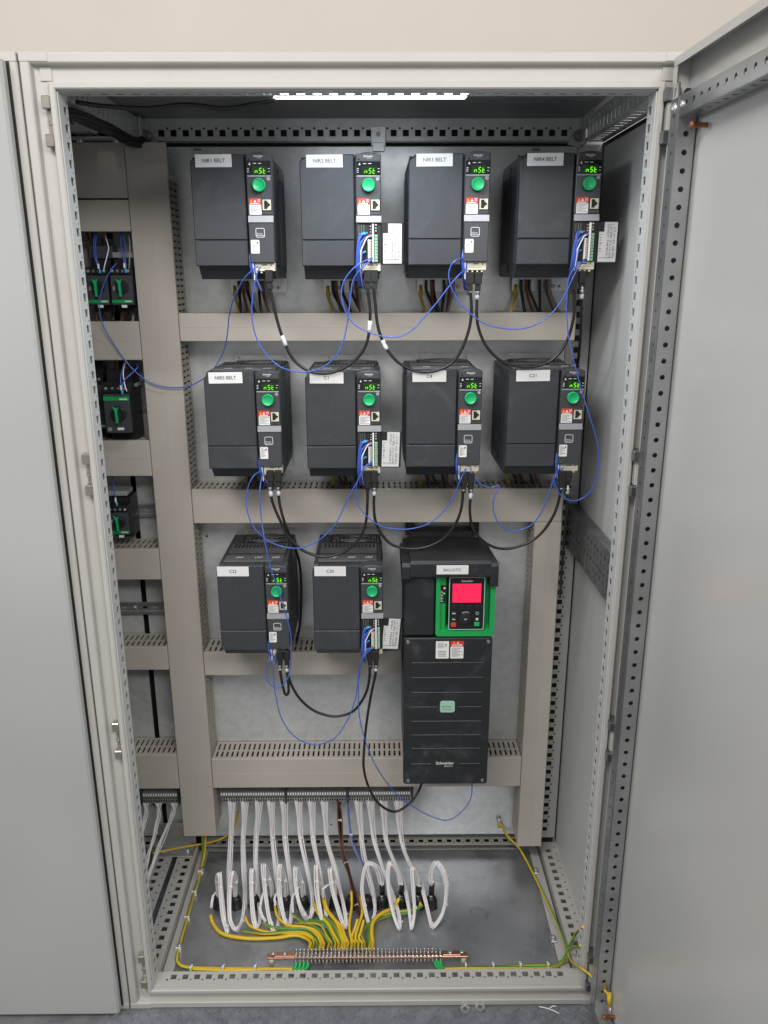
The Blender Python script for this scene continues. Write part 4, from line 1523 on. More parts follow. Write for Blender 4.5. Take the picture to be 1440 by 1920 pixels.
black_cable("black network cable from NIR1 BELT to NIR2 BELT", [(505, 528), (506, 540), (512, 568), (522, 609), (536, 648), (552, 676), (574, 693), (597, 700), (624, 698), (655, 684), (680, 659), (691, 629), (694, 587), (690, 545), (689, 528)], .228, sleeve=(.25, .79))
black_cable("black network cable from NIR2 BELT to NIR3 BELT", [(702, 528), (701, 545), (704, 573), (708, 609), (719, 643), (733, 665), (749, 681), (771, 693), (796, 698), (824, 693), (849, 679), (867, 652), (880, 615), (884, 581), (882, 548), (881, 532)], .228, sleeve=(.26, .93))
black_cable("black network cable from NIR3 BELT to NIR4 BELT", [(896, 532), (895, 548), (894, 593), (900, 624), (914, 652), (939, 676), (971, 687), (996, 688), (1024, 681), (1046, 665), (1064, 637), (1075, 599), (1077, 568), (1076, 545), (1076, 530)], .228, sleeve=(.05, .94))
black_cable("black network cable dropping straight from NIR4 BELT beside the rear post", [(1091, 530), (1091, 548), (1090, 590, .24), (1088, 640, .27), (1082, 690, .34), (1072, 730, .42)], .23, plugs=(0,), sleeve=(.10,))
black_cable("black network cable from NIR5 BELT to C1", [(507, 901), (507, 918), (512, 945), (529, 984), (540, 1006), (562, 1028), (584, 1039), (607, 1044), (634, 1039), (659, 1026), (679, 1001), (687, 973), (689, 939), (689, 917), (689, 902)], .228, sleeve=(.05, .93))
black_cable("black network cable from NIR5 BELT passing behind C22", [(522, 901), (522, 920), (525, 948), (534, 981), (545, 1009, .25), (554, 1030, .30), (562, 1059, .36), (565, 1112, .40), (563, 1165, .42), (557, 1200, .43)], .228, plugs=(0,), sleeve=(.06,))
black_cable("black network cable from C1 to C4", [(702, 902), (702, 920), (701, 948), (704, 976), (715, 1001), (735, 1021), (767, 1029), (799, 1026), (830, 1011), (852, 986), (864, 957), (868, 925), (869, 905)], .228, sleeve=(.05, .92))
black_cable("black network cable from C4 to C21", [(883, 905), (883, 925), (881, 957), (886, 989), (902, 1011), (924, 1025), (949, 1029), (977, 1023), (1002, 1011), (1024, 989), (1042, 957), (1051, 922), (1052, 902)], .228, sleeve=(.05, .93))
black_cable("black network cable dropping from C21 past the middle duct end", [(1064, 902), (1064, 920), (1062, 960, .24), (1058, 1010, .26), (1054, 1060, .30), (1050, 1120, .36)], .23, plugs=(0,), sleeve=(.10,))
black_cable("black network cable from C22 to C20", [(538, 1236), (538, 1255), (546, 1283), (562, 1310), (586, 1331), (612, 1341), (633, 1343), (660, 1335), (678, 1315), (689, 1291), (693, 1265), (693, 1250), (694, 1236)], .228, sleeve=(.03, .92))
black_cable("short black network cable folded back under C22", [(525, 1236), (525, 1252), (528, 1275), (533, 1297), (537, 1303), (541, 1297), (540, 1275), (538, 1262, .235)], .222, plugs=(0,), sleeve=(.03,))
black_cable("long black network cable from C20 to the foot of BALLISTIC", [(705, 1236), (705, 1252), (703, 1270), (697, 1297), (690, 1336), (685, 1376), (682, 1415), (682, 1440), (689, 1470, .24), (704, 1500, .245), (726, 1518, .25), (745, 1521, .255), (767, 1507, .26), (782, 1489, .27), (792, 1466, .29)], .225, plugs=(0,), sleeve=(.03,))

# blue control wiring inside the open drives
for nm in ("NIR2 BELT", "NIR4 BELT", "C1", "C20"):
    o = DR[nm].location
    t = thing("wire_bundle", "bundle of blue control wires entering the open terminals of %s" % nm, "wires", (o.x + .105, o.y - .22, o.z - .20), "control wire bundles")
    rr = random.Random(nm)
    for k, (ex, ez) in enumerate(((.1145, -.1370), (.1185, -.1365), (.1245, -.1400), (.1240, -.1405), (.1150, -.1690), (.1275, -.1410), (.1140, -.1360))):
        sx = .1000 + .0016 * k
        pts = [(ex, -.2262, ez), (ex - .006, -.2285, ez - .003), (.1055 + .0012 * k, -.2295 - .001 * (k % 2), -.150 - .003 * k), (sx + .003, -.2285, -.175), (sx + .002, -.224, -.195), (sx + .003, -.213, -.212), (sx + .006, -.195, -.232)]
        pts = [Vector(p) - Vector((.105, -.22, -.20)) for p in pts]
        put("wire", MB().tube(smooth(pts, 5), .0012, 7).mesh("wire", WHITEW if k == 5 else BLUE), t)
        a, b = pts[0], pts[1]
        put("ferrule", MB().tube([a + (a - b) * .8, a, a + (b - a) * .3], .0017, 8).mesh("ferrule", RED if k == 2 else FERR), t)
for nm in ("NIR1 BELT", "NIR3 BELT", "NIR5 BELT", "C4", "C21", "C22"):
    o = DR[nm].location
    t = thing("wire_bundle", "bundle of blue control wires below the shut terminal cover of %s" % nm, "wires", (o.x + .105, o.y - .22, o.z - .20), "control wire bundles")
    for k in range(5):
        sx = .1015 + .0018 * k
        pts = [(sx + .002, -.2150, -.165), (sx, -.2190, -.180), (sx + .001, -.2180, -.197), (sx + .003, -.2080, -.213), (sx + .010, -.185, -.238)]
        pts = [Vector(p) - Vector((.105, -.22, -.20)) for p in pts]
        put("wire", MB().tube(smooth(pts, 5), .0012, 7).mesh("wire", WHITEW if k == 3 else BLUE), t)
    q = MB().cbox(.002, .0045, .004, .0065, -.018, -.008, .0005)
    put("marker_tag", q.mesh("marker_tag", LABELW), t)

# power leads under each drive
for nm, o_ in DR.items():
    o = o_.location
    row1 = nm in ("NIR1 BELT", "NIR2 BELT", "NIR3 BELT", "NIR4 BELT")
    t = thing("wire_bundle", "power leads and yellow green earth lead under the %s drive" % nm, "wires", (o.x + .06, o.y, o.z - .24), "power lead bundles")
    end = (1.402 if row1 else (1.012 if o.z > 1.1 else .628)) - (o.z - .24)
    rr = random.Random(nm)
    for k, (x, m_) in enumerate(((-.012, BLACK), (-.005, BROWN), (.004, BLACK), (.026, BLACK), (.036, BROWN), (.044, GREYW))):
        x += (rr.random() - .5) * .006
        dx = .004 + .026 * rr.random() - (.03 if k > 2 and nm == "NIR3 BELT" else 0)
        pts = [(x, -.028, .02), (x + .001, -.028, -.002), (x + dx * .45, -.034, end * .5), (x + dx, -.038, end - .004), (x + dx, -.038, end - .03)]
        put("wire", MB().tube(smooth(pts, 5), .0031, 8).mesh("wire", m_), t)
    x = -.024
    s_ = -1 if nm == "NIR4 BELT" else 1
    pts = [(x, -.014, .006), (x, -.017, -.012), (x + .004 * s_, -.022, end * .5), (x + .014 * s_, -.034, end - .004), (x + .018 * s_, -.036, end - .03)]
    put("earth_wire", MB().tube(smooth(pts, 5), .0026, 10, 0, m2=1, stripe=4, twist=.12).mesh("earth_wire", [YEL, GRNW]), t)
    put("earth_lug", MB().tube([Vector(pts[0]) + Vector((0, 0, .004)), Vector(pts[1])], .0042, 8).mesh("earth_lug", YEL), t)

# wires at the breakers
for lb, mt, L in (("brown lead into the feeder block of the left breaker", BROWN, [(163, 436, .42), (166, 455, .42), (168, 472, .41)]),
                  ("dark lead beside the brown one above the left breaker", BLACK, [(173, 436, .42), (174, 455, .42), (176, 470, .41)]),
                  ("brown lead leaving the left breaker downwards", BROWN, [(176, 576, .41), (180, 590, .41), (184, 606, .41)]),
                  ("black lead leaving the left breaker downwards", BLACK, [(190, 576, .41), (194, 592, .41), (197, 606, .41)]),
                  ("thick black lead between the two breakers going down", BLACK, [(206, 540, .42), (209, 570, .42), (213, 606, .41)]),
                  ("brown lead leaving the right breaker downwards", BROWN, [(231, 576, .41), (229, 592, .41), (228, 606, .41)]),
                  ("black lead leaving the right breaker downwards", BLACK, [(239, 576, .41), (240, 592, .41), (240, 606, .41)]),
                  ("grey lead leaving the right breaker downwards", GREYW, [(250, 576, .41), (250, 592, .41), (249, 606, .41)]),
                  ("brown lead dropping into the top of the green striped breaker", BROWN, [(216, 676, .42), (220, 692, .42), (221, 708, .41)]),
                  ("second brown lead dropping into the green striped breaker", BROWN, [(236, 676, .42), (238, 692, .42), (237, 708, .41)]),
                  ("dark lead dropping into the green striped breaker at its right", BLACK, [(254, 676, .42), (254, 692, .42), (252, 708, .41)]),
                  ("black cable hanging behind the half hidden breaker", BLACK, [(184, 676, .42), (190, 690, .42), (196, 720, .43), (200, 760, .43)])):
    tag(MB().tube(smooth(px(L, .42), 5), .0030, 8).build("power_wire", mt), lb, "wire", "breaker leads")
for lb, mt, L in (("blue wire into the upper left terminal of the left breaker", BLUE, [(178, 436, .40), (176, 455, .375), (177, 478, .36), (186, 507, .356)]),
                  ("second blue wire into the left breaker", BLUE, [(181, 436, .40), (179, 460, .37), (181, 484, .358), (187, 506, .352)]),
                  ("pink wire hanging above the left breaker", WHITEW, [(195, 436, .41), (202, 458, .38), (203, 470, .37), (196, 498, .358), (194, 508, .358)]),
                  ("left blue wire into the right breaker", BLUE, [(226, 436, .40), (227, 460, .375), (231, 482, .36), (235, 505, .356)]),
                  ("right blue wire of the pair into the right breaker", BLUE, [(229, 436, .40), (234, 460, .375), (235, 482, .36), (236, 505, .352)]),
                  ("thin grey wire at the right edge of the right breaker", GREYW, [(239, 438, .40), (243, 452, .38), (243, 480, .36), (242, 504, .356)]),
                  ("blue wire into the green striped breaker", BLUE, [(232, 676, .40), (229, 695, .37), (226, 712, .352), (228, 732, .348)]),
                  ("second blue wire crossing above the green striped breaker", BLUE, [(250, 676, .40), (258, 688, .37), (247, 700, .36), (231, 716, .35), (230, 733, .346)]),
                  ("pale blue wire beside the others at the green striped breaker", WHITEW, [(236, 676, .40), (231, 698, .37), (234, 722, .352), (238, 734, .348)]),
                  ("blue wire into the lowest breaker", BLUE, [(211, 893, .41), (214, 915, .38), (217, 935, .362), (219, 943, .36)])):
    tag(MB().tube(smooth(px(L, .37), 5), .0012, 7).build("control_wire", mt), lb, "wire", "breaker control wires")
for lb, x, y, Y in (("blue wire end at the left breaker of the pair", 187, 507, .352), ("blue wire end at the right breaker of the pair", 235.5, 506, .352), ("blue wire end at the green striped breaker", 229, 734, .345), ("blue wire end at the lowest breaker", 219, 944, .357)):
    p = at(x, y, Y)
    t = thing("wire_end", lb, "wire end", p, "ferruled wire ends")
    put("ferrule", MB().tube([(0, 0, -.006), (0, 0, .002)], .0024, 8).mesh("ferrule", FERR), t)
    put("marker_tag", MB().cbox(-.003, .0005, -.003, .0002, .003, .013, .0005).mesh("marker_tag", LABELW), t)

# black loom along the upper left rail
pts = smooth([(-.60, .05, 1.742), (-.50, .052, 1.725), (-.455, .075, 1.727), (-.435, .14, 1.722), (-.44, .22, 1.728), (-.43, .30, 1.722), (-.44, .40, 1.735), (-.45, .45, 1.745)], 6)
t = thing("cable_loom", "black cable loom along the upper left corner rail", "cable loom", pts[0])
for k in range(6):
    a_ = k * 1.05
    put("cable", MB().tube([p - pts[0] + Vector((.007 * math.cos(a_ + i * .06), .002 * math.sin(i * .5 + k), .0065 * math.sin(a_ + i * .06) + .002)) for i, p in enumerate(pts)], .0042, 8).mesh("cable", LOOMB), t)
pts = smooth([(-.44, .055, 1.7430), (-.40, .058, 1.738), (-.33, .058, 1.7345), (-.27, .058, 1.740), (-.21, .058, 1.7345), (-.16, .058, 1.741), (-.13, .06, 1.747)], 6)
tag(MB().tube(pts, .0035, 8).build("lamp_cable", BLACK), "black cable drooping under the top rail to the lamp", "cable")

# ------------------------------------------------------------------ terminal strips


def terminal_strip(label, x0, x1, z1, z0, sections):
    t = thing("terminal_strip", label, "terminal strip", ((x0 + x1) / 2, PLY, z0))
    cx = (x0 + x1) / 2
    q = MB().box(x0 - cx, x1 - cx, -.010, -.001, .012, z1 - z0 - .004)
    put("rail", q.mesh("rail", ZINCB), t)
    L = x1 - x0
    a = x0
    H_ = z1 - z0
    for k, fr in enumerate(sections):
        b = a + L * fr
        q = MB()
        n = int((b - a - .006) / .0062)
        for i in range(n):
            xx = a - cx + i * .0062
            # stepped body: two tiers of screws with marker window
            y0, y1, y2 = -.056, -.047, -.038
            q.box(xx + .0002, xx + .0054, -.040, -.010, 0, H_, 0)
            q.box(xx + .0002, xx + .0054, -.052, -.0401, .0, H_ * .72, 0)
            q.box(xx + .0010, xx + .0046, -.0526, -.0521, H_ * .50, H_ * .66, 1)
            q.box(xx + .0012, xx + .0044, -.0524, -.0521, H_ * .30, H_ * .42, 2)
            q.box(xx + .0012, xx + .0044, -.0524, -.0521, H_ * .10, H_ * .22, 2)
            q.box(xx + .0012, xx + .0044, -.0406, -.0401, H_ * .78, H_ * .92, 2)
        tr = put("terminal_row", q.mesh("terminal_row", [TERMG, WHITE, GASKET]), t)
        tr["kind"] = "stuff"
        put("end_bracket", MB().cbox(b - cx - .0052, b - cx - .0006, -.058, -.010, -.001, H_ + .001, .0008).mesh("end_bracket", PLAST), t)
        a = b
    return t


terminal_strip("long grey terminal strip under the lowest duct with white wires below", -.372, .113, .2535, .2115, (.345, .32, .335))
terminal_strip("short grey terminal strip at the lower left behind the post", -.66, -.474, .2525, .2105, (.5, .5))

# ------------------------------------------------------------------ base of the cabinet: glands, white looms, earth wires, earth bar


def zz(x, y):
    return 340 + x / 2.667, 1440 + y / 2.667


def zp(x, y, Y=None, Z=None):
    a, b = zz(x, y)
    return at(a, b, Y) if Y is not None else atz(a, b, Z)


def gland_mesh():
    q = MB()
    q.lathe((0, 0, 0), (0, 0, 1), [(.0165, 0), (.0165, .006), (.0150, .0065)], 6)
    q.lathe((0, 0, .0065), (0, 0, 1), [(.0135, 0), (.0135, .013), (.0120, .018), (.0085, .023), (.0060, .024)], 16)
    return q.mesh("cable_gland", PLASTB)


gm = gland_mesh()
gland_x = (190, 275, 365, 455, 525, 610, 690, 770, 850, 930, 1005, 1100, 1185, 1250)
ords = ("first", "second", "third", "fourth", "fifth", "sixth", "seventh", "eighth", "ninth", "tenth", "eleventh", "twelfth", "thirteenth", "last")
GL = []
for k, gx in enumerate(gland_x):
    p = zp(gx, 692, Z=.0251)
    o = put("cable_gland", gm)
    o.location = p
    o.rotation_euler = (0, 0, k * .7)
    tag(o, "%s black cable gland from the left on the cabinet floor" % ords[k], "cable gland", "black cable glands")
    GL.append(p)


def loom(label, anchors, n=6, r=.00160, fan=.0046, mats=(WHITEW,), ties=(), group="white wire looms", spread=None):
    """several wires running together: fanned at the terminals, bunched below. anchors are points of the centre line"""
    base = anchors[0]
    t = thing("wire_loom", label, "wires", base, group)
    c = smooth([a - base for a in anchors], 8)
    N = len(c)
    rr = random.Random(label)
    for k in range(n):
        ang = 2 * math.pi * k / n + rr.random() * .5
        R_ = .0037 if n > 3 else .0018
        if k == 0 and n > 5:
            R_ = 0
        pts = []
        ph = rr.random() * 6.28
        for i, p in enumerate(c):
            u = i / (N - 1)
            f = max(0, 1 - u / .17)
            wob = 1 + .40 * math.sin(u * 9 + k * 2.1) + .25 * math.sin(u * 23 + ph)
            tng = (c[min(i + 1, N - 1)] - c[max(i - 1, 0)]).normalized()
            a = tng.orthogonal().normalized()
            # steady frame: use world X as far as possible
            a = (Vector((1, 0, 0)) - tng * tng.x)
            a = a.normalized() if a.length > .2 else tng.orthogonal().normalized()
            b = tng.cross(a)
            off = a * (math.cos(ang) * R_ * wob) + b * (math.sin(ang) * R_ * wob)
            off = off * (1 - f) + Vector(((k - (n - 1) / 2) * fan, 0, 0)) * f
            pts.append(p + off)
        put("wire", MB().tube(pts, r, 6).mesh("wire", mats[k % len(mats)]), t)
    for u in ties:
        i = int(u * (N - 1))
        p = c[i]
        tng = (c[min(i + 1, N - 1)] - c[max(i - 1, 0)]).normalized()
        q = MB().tube([p - tng * .0013, p + tng * .0013], .0052 if n > 3 else .0036, 10)
        d = Vector((.6, -.7, .2)) - tng * tng.dot(Vector((.6, -.7, .2)))
        d.normalize()
        q.cbox(p.x + d.x * .0065 - .0018, p.x + d.x * .0065 + .0018, p.y + d.y * .0065 - .0015, p.y + d.y * .0065 + .0015, p.z - .0015, p.z + .0015, .0004)
        put("cable_tie", q.mesh("cable_tie", TIE), t)
    return t


LOOMS = (
    (250, [(248, 345, .392), (241, 520, .335), (238, 660, .27), (234, 770, .21), (231, 818, 0), (216, 760, .196), (200, 640, .222), (192, 532, .238), (182, 560, .250)], 0),
    (315, [(310, 345, .392), (314, 520, .335), (318, 660, .27), (305, 765, .21), (275, 806, 0), (246, 760, .196), (242, 640, .222), (254, 524, .238), (270, 560, .250)], 1),
    (385, [(376, 345, .392), (373, 500, .335), (384, 640, .27), (396, 750, .21), (378, 797, 0), (362, 740, .196), (352, 620, .222), (354, 508, .238), (362, 560, .250)], 2),
    (447, [(455, 345, .392), (474, 500, .335), (488, 640, .27), (488, 760, .21), (466, 812, 0), (440, 740, .196), (420, 610, .222), (411, 487, .238), (432, 540, .250)], 3),
    (512, [(520, 345, .392), (538, 500, .335), (553, 640, .27), (550, 745, .21), (535, 792, 0), (512, 730, .196), (492, 610, .222), (493, 487, .238), (515, 550, .250)], 4),
    (585, [(596, 345, .392), (628, 500, .335), (654, 620, .27), (655, 710, .215), (636, 757, 0), (600, 700, .20), (574, 600, .222), (570, 502, .238), (596, 560, .250)], 5),
    (650, [(660, 345, .392), (684, 480, .335), (708, 620, .27), (724, 730, .21), (714, 802, 0), (700, 740, .196), (680, 620, .222), (675, 492, .238), (686, 560, .250)], 6),
    (715, [(726, 345, .392), (764, 480, .335), (798, 620, .27), (820, 730, .21), (824, 797, 0), (796, 740, .196), (760, 620, .222), (744, 508, .238), (762, 560, .250)], 7),
    (885, [(900, 345, .392), (922, 480, .335), (958, 620, .27), (968, 720, .215), (944, 782, 0), (920, 710, .20), (905, 590, .222), (928, 482, .240), (978, 500, .246), (1000, 570, .2475)], 10),
    (945, [(962, 345, .392), (1002, 480, .335), (1050, 610, .27), (1088, 730, .21), (1092, 802, 0), (1062, 730, .196), (1036, 600, .222), (1040, 480, .240), (1080, 510, .246), (1096, 570, .2475)], 11),
    (1010, [(1022, 345, .392), (1062, 460, .335), (1112, 570, .28), (1138, 690, .22), (1152, 802, 0), (1166, 720, .20), (1160, 600, .222), (1156, 500, .240), (1182, 540, .246), (1186, 580, .2475)], 12),
    (1085, [(1097, 345, .392), (1132, 455, .335), (1192, 550, .28), (1222, 660, .235), (1244, 760, .20), (1264, 792, 0), (1310, 720, .20), (1328, 600, .222), (1308, 510, .236), (1275, 474, .245), (1254, 510, .2475), (1251, 570, .2475)], 13),
)
for k, (tx, A, g) in enumerate(LOOMS):
    anc = [zp(tx, 150, Y=.402), zp(tx, 185, Y=.401)]
    for x, y, Y in A:
        anc.append(zp(x, y, Y=Y) if Y else zp(x, y, Z=.034))
    gp_ = GL[g]
    anc.append(Vector((gp_.x, gp_.y, .085)))
    anc.append(Vector((gp_.x, gp_.y, .050)))
    lo_ = loom("%s white wire loom from the left, from the terminal strip to the floor" % ords[k if k < 11 else 13], anc, 7, ties=(.17, .42, .56, .70, .86))
    if k >= 8:
        put("black_sleeve", MB().cyl(Vector((gp_.x, gp_.y, .062)) - anc[0], Vector((gp_.x, gp_.y, .092)) - anc[0], .0068, 12).mesh("black_sleeve", BLACK), lo_)
# small white tails that turn yellow green at the glands
for k, (lb, pts) in enumerate((("far left white sleeved earth tail at the first gland", [(180, 615, .245), (160, 640, .22), (147, 700, .20)]),
                               ("white sleeved earth tail between the third and fourth glands", [(430, 580, .245), (402, 650, .22), (398, 720, .20), (420, 770, .18)]),
                               ("white sleeved earth tail left of the fifth gland", [(505, 590, .245), (470, 640, .23), (468, 690, .21)]),
                               ("white sleeved earth tail left of the sixth gland", [(590, 590, .245), (555, 650, .23), (556, 725, .20)]),
                               ("white sleeved earth tail left of the eighth gland", [(740, 580, .25), (710, 605, .24), (707, 650, .235)]))):
    loom(lb, [zp(x, y, Y=Y) for x, y, Y in pts], 3, .0013, 0, group="white earth tails")
# brown, black and blue power group in the middle
loom("brown and black leads among the white looms", [zp(785, 150, Y=.402), zp(788, 190, Y=.40), zp(797, 330, Y=.392), zp(812, 430, Y=.36), zp(838, 520, Y=.32), zp(862, 620, Y=.27), zp(885, 720, Y=.225), zp(900, 770, Y=.205)], 4, .0022, .006, (BROWN, BLACK, BROWN, BLACK), (.22, .5, .82), "coloured lead groups")
loom("blue and grey leads among the white looms", [zp(828, 150, Y=.402), zp(830, 190, Y=.40), zp(845, 330, Y=.392), zp(872, 410, Y=.36), zp(900, 470, Y=.33), zp(915, 540, Y=.30)], 2, .0019, .004, (BLUE, GREYW), (.4,), "coloured lead groups")
# left bay
for k, (lb, L) in enumerate((("leftmost white wire loom of the left bay", [(273, 1506, .40), (274, 1525, .40), (268, 1555, .38), (262, 1600, .33)]), ("middle white wire loom of the left bay", [(297, 1506, .40), (298, 1525, .40), (291, 1560, .38), (280, 1600, .33), (268, 1650, .27)]), ("right white wire loom of the left bay", [(327, 1506, .40), (325, 1525, .40), (308, 1565, .38), (290, 1610, .33), (272, 1662, .27), (262, 1700, .22)]))):
    loom(lb, [at(*p) for p in L], 6, .0013, .0033, ties=(.5,), group="left bay white looms")


def earth(label, pts, r=.0027, tw=.05, group="yellow green earth wires", name="earth_wire", lugs=()):
    return tag(MB().tube(smooth(pts, 6), r, 10, 0, m2=1, stripe=3, twist=tw).build(name, [YEL, GRNW]), label, "earth wire", group)


# fan of earth wires into the bar
BARZ, BARY = .052, .0905
xs_end = [610, 650, 685, 720, 752, 800, 838, 870, 908, 945, 975, 1010, 1045, 1080, 1115, 1155, 1188, 1230, 1268]


def bx_(zx):
    a = atz(470 + zx / 5.538, 1783, .045)
    return a.x


lefts = [  # way points in the close-up frame of the cabinet floor, height above the plate
    [(146, 735, .040), (160, 780, .030), (210, 830, .030), (330, 852, .030), (470, 850, .030), (570, 838, .030), (625, 855, .032), (641, 885, .036)],
    [(318, 742, .040), (345, 790, .034), (420, 818, .034), (520, 826, .034), (600, 826, .034), (650, 850, .034), (658, 885, .036)],
    [(300, 812, .032), (420, 828, .038), (530, 818, .038), (620, 820, .038), (664, 850, .036), (672, 885, .036)],
    [(412, 765, .045), (450, 795, .040), (540, 805, .040), (625, 806, .040), (678, 840, .038), (688, 885, .036)],
    [(468, 692, .052), (480, 740, .046), (530, 785, .042), (620, 795, .042), (680, 820, .040), (698, 885, .036)],
    [(556, 728, .050), (600, 765, .046), (660, 790, .043), (705, 830, .040), (712, 885, .036)],
    [(560, 776, .036), (640, 772, .048), (700, 786, .046), (728, 835, .040), (730, 885, .036)],
    [(640, 760, .040), (710, 772, .048), (740, 815, .042), (748, 885, .036)],
    [(665, 672, .058), (685, 730, .050), (735, 780, .046), (760, 825, .042), (764, 885, .036)],
    [(700, 735, .050), (750, 775, .046), (782, 830, .042), (782, 885, .036)],
    [(708, 640, .062), (722, 700, .052), (775, 770, .046), (800, 830, .042), (802, 885, .036)],
    [(715, 660, .058), (745, 735, .050), (800, 790, .046), (818, 840, .042), (819, 885, .036)],
    [(850, 615, .070), (852, 690, .055), (840, 790, .046), (836, 885, .036)],
    [(882, 755, .060), (868, 800, .048), (852, 850, .040), (850, 885, .036)],
    [(895, 640, .066), (905, 720, .056), (885, 790, .048), (870, 850, .040), (866, 885, .036)],
    [(912, 760, .056), (900, 810, .046), (888, 850, .040), (885, 885, .036)],
    [(1195, 670, .060), (1180, 700, .048), (1100, 715, .042), (1000, 735, .040), (940, 775, .040), (905, 830, .040), (902, 885, .036)],
    [(1205, 685, .055), (1150, 722, .038), (1050, 735, .036), (980, 755, .036), (945, 790, .036), (935, 840, .038), (933, 885, .036)],
    [(1090, 650, .060), (1060, 700, .046), (1010, 722, .046), (965, 760, .046), (952, 810, .044), (955, 885, .036)],
]
eo = ("first", "second", "third", "fourth", "fifth", "sixth", "seventh", "eighth", "ninth", "tenth", "eleventh", "twelfth", "thirteenth", "fourteenth", "fifteenth", "sixteenth", "seventeenth", "eighteenth", "rightmost")
for k, L in enumerate(lefts):
    pts = [zp(x, y, Z=z) for x, y, z in L]
    ex = bx_(xs_end[k])
    pts[-1] = Vector((ex, .128, .040))
    pts.append(Vector((ex, .112, .046)))
    pts.append(Vector((ex, .098, .052)))
    thick = k in (0, 3, 9, 10, 17, 18)
    earth("%s earth wire of the fan, counted from the left along the copper bar" % eo[k], pts, .0042 if thick else .0031, .04 * (1 if k % 2 else -1) + .01 * (k % 5), "fan of earth wires")

eb = thing("earth_bar", "copper earth bar with a row of clamps on the cabinet floor", "earth bar", (0, .087, .025))
q = MB()
q.cbox(-.2215, .2215, -.007, .007, .0185, .0235, .001)
q.cbox(-.205, -.160, -.0065, .0065, .0241, .0275, .001)
q.cbox(.165, .205, -.0065, .0065, .0241, .0275, .001)
put("copper_bar", q.mesh("copper_bar", COPPER), eb)
for x in (-.212, .212):
    put("standoff", MB().cyl((x, 0, .0003), (x, 0, .0178), .006, 12).mesh("standoff", BEIGE), eb)
for x in (-.208, -.182, .182, .208):
    put("screw", MB().lathe((x, 0, .0276), (0, 0, 1), [(.0045, 0), (.0045, .003), (.002, .0035)], 10).mesh("screw", ZINCB), eb)
cm = MB()
cm.cbox(-.0026, .0026, -.0112, -.0095, .012, .028, .0006, 1)
cm.cbox(-.0026, .0026, .0095, .0112, .010, .032, .0006, 0)
cm.cbox(-.0026, .0026, -.0094, .0094, .0245, .0295, .0006, 0)
cm.lathe((0, .005, .030), (0, 0, 1), [(.0026, 0), (.0026, .006), (.0014, .0065)], 8, 0)
cm.lathe((0, -.0112, .020), (0, -1, 0), [(.0022, 0), (.0022, .003), (.0012, .0035)], 8, 1)
cmm = cm.mesh("clamp", [CLAMPZ, CLAMPB])
n_cl = 38
for k in range(n_cl):
    o = put("clamp", cmm, eb)
    o.location = (-.157 + k * (.157 + .160) / (n_cl - 1), 0, 0)
# frame earth wires
for k in range(4):
    x = -.1555 + k * .0085
    _e = earth("%s green ended earth wire curling under the left end of the copper bar" % eo[k], [Vector((x, .074, .043)), Vector((x - .002, .0665, .036)), Vector((x - .010, .0635, .032)), Vector((x - .034, .0655, .030 + .003 * (k % 2))), Vector((-.30, .066 + .0015 * k, .030)), Vector((-.39, .068 + .002 * k, .031))] + ([] if k < 2 else [Vector((-.418, .078 + .003 * k, .031)), Vector((-.425, .11, .031 + .003 * (k - 2))), Vector((-.4265, .20, .031 + .004 * (k - 2))), Vector((-.4285, .30, .031 + .004 * (k - 2))), Vector((-.4295 + .003 * (k - 2), .385, .033)), Vector((-.4295 + .003 * (k - 2), .410, .06)), Vector((-.4295 + .004 * (k - 2), .415, .14))]), .0030, .06, "earth wires at the left end of the bar")
    put("heat_shrink", MB().tube(smooth([(x, .0745, .0435), (x - .002, .0665, .036), (x - .008, .064, .0325)], 4), .0036, 10).mesh("heat_shrink", GREENB), _e)
for k in range(3):
    x = .1480 + k * .006
    L_ = [Vector((x, .074, .043)), Vector((x + .002, .0665, .036)), Vector((x + .010, .0635, .032)), Vector((x + .03, .0655, .031)), Vector((.30, .066 + .002 * k, .031))]
    if k == 0:
        L_ += [Vector((.400, .067, .031)), Vector((.4250, .074, .034))] + [atz(1064, 1790, .05), atz(1052, 1750, .055), atz(1030, 1700, .05), atz(1006, 1650, .045), at(988, 1615, .38), at(972, 1588, .42), at(952, 1568, .44), at(938, 1545, .444)]
    elif k == 1:
        L_ += [Vector((.400, .069, .032)), Vector((.4300, .078, .040))] + [atz(1066, 1778, .06), atz(1080, 1750, .075), atx(1094, 1738, .447)]
    else:
        L_ += [Vector((.40, .071, .034))]
    _e = earth(("earth wire from the copper bar up to the stud at the plate's lower right", "earth wire from the copper bar curving into the right post", "short earth wire along the right front rail")[k], L_, .0030, .06, "earth wires at the right end of the bar")
    put("heat_shrink", MB().tube(smooth([(x, .0745, .0435), (x + .002, .0665, .036), (x + .008, .064, .0325)], 4), .0036, 10).mesh("heat_shrink", GREENB), _e)
p = at(936, 1538, .448)
t = thing("earth_lug", "yellow sleeved earth lug bolted to the lower right of the plate", "earth lug", p)
put("sleeve", MB().cyl((.0015, -.004, -.018), (0, -.004, -.004), .0042, 10).mesh("sleeve", YEL), t)
put("nut", MB().lathe((0, .003, 0), (0, -1, 0), [(.0075, 0), (.0075, .002), (.005, .002), (.005, .008), (.003, .009)], 6).mesh("nut", ZINCB), t)
DL = [atx(1088, 1772, .447), atx(1066, 1786, .44), at(1070, 1802, .040), at(1080, 1811, .012), at(1091, 1817, -.010), at(1105, 1827, -.020), at(1118, 1840, -.036), at(1130, 1853, -.055), at(1142, 1866, -.075)]
earth("earth bonding wire from the right post across to the open door", DL, .0026, .06, "door bonding wire")
p = DL[-1]
t = thing("earth_lug", "yellow sleeved lug on the stud at the foot of the open door", "earth lug", p)
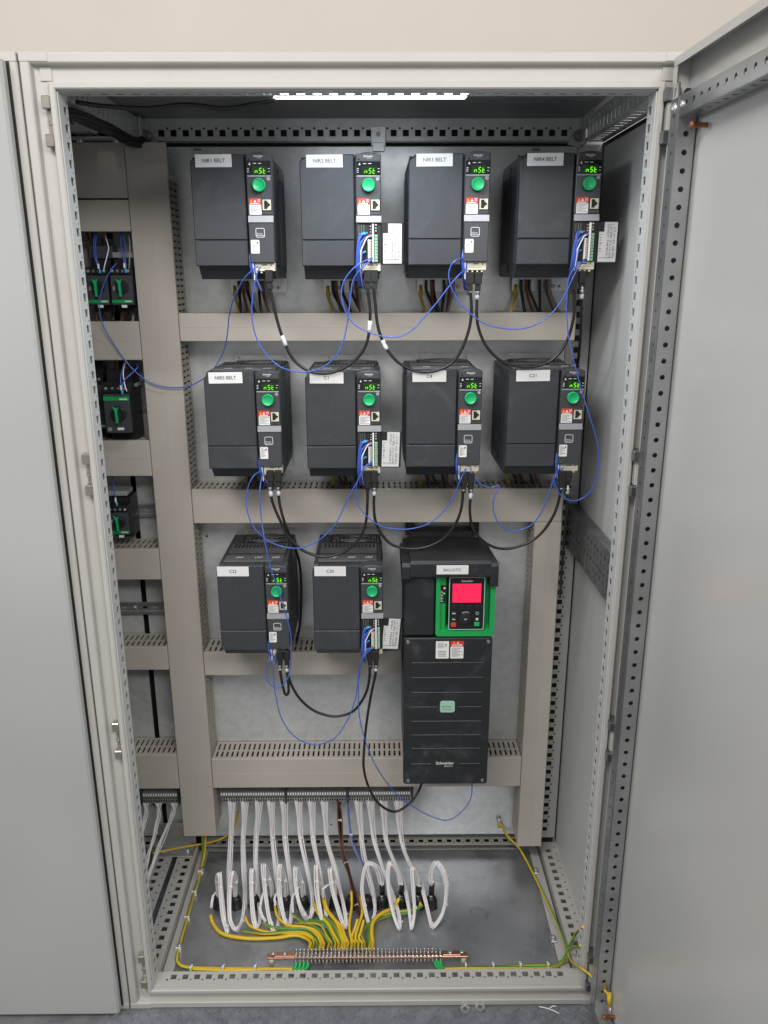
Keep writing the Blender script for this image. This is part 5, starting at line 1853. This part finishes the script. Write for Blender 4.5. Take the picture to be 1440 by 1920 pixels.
put("sleeve", MB().cyl((0, 0, .004), (.001, -.004, -.022), .0045, 10).mesh("sleeve", YEL), t)
put("eyelet", MB().lathe((.002, -.006, -.030), (-1, 0, 0), [(.008, 0), (.008, .002), (.004, .002)], 14).mesh("eyelet", ZINCB), t)
# short earth link at lower left
earth("earth wire crossing the lower left rear corner", [at(445, 1523, .449), at(440, 1552, .445), at(420, 1570, .44), at(392, 1580, .43), at(350, 1587, .42), at(310, 1595, .41), at(285, 1600, .40)], .0026, .06, "corner earth wire")
earth("pair of earth wires rising behind the wide duct at lower left", [Vector((-.418, .42, .20)), Vector((-.419, .415, .13)), Vector((-.424, .405, .06)), Vector((-.428, .375, .036)), Vector((-.4275, .30, .034))], .0026, .06, "corner earth wire")
# white tie mounts along the front wires
for k, x in enumerate((-.385, -.315, -.245, .215, .275, .335, .395)):
    q = MB().cbox(x - .0012, x + .0012, .060, .078, .0255, .0365, .0006)
    q.cbox(x - .0022, x + .0022, .062, .067, .0366, .043, .0006)
    tag(q.build("cable_tie", TIE), "%s white cable tie on the earth wires along the front rail" % ords[k], "cable tie", "front rail cable ties")
for k, (y, x) in enumerate(((.12, -.4262), (.21, -.4270), (.29, -.428), (.36, -.4285))):
    q = MB().cbox(x - .006, x + .006, y - .0012, y + .0012, .0255, .040, .0006)
    tag(q.build("cable_tie", TIE), "%s white cable tie along the left floor rail, counted from the front" % ords[k], "cable tie", "side rail cable ties")

# ------------------------------------------------------------------ bits on the floor in front
for lb, x, y, rot in (("left steel washer lying on the floor", 872, 1893, 0), ("right steel washer lying on the floor", 900, 1889, .4)):
    p = atz(x, y, .0013)
    q = MB()
    q.sheet(ngon(0, 0, .0105, 20), [ngon(0, 0, .0045, 14)], .002, Matrix.Identity(4))
    o = tag(q.build("washer", ZINCB), lb, "washer", "loose washers")
    o.location = (p.x, p.y, .0035)
for lb, A, B in (("white cable tie offcut on the floor", (1010, 1884), (1048, 1897)), ("short white offcut on the floor beside the longer one", (1030, 1887), (1042, 1884))):
    a, b = atz(*A, .003), atz(*B, .003)
    a.y -= .004
    b.y -= .004
    tag(MB().tube(smooth([a, (a + b) / 2 + Vector((0, .002, .0005)), b], 4), .0011, 6).build("offcut", TIE), lb, "offcut")
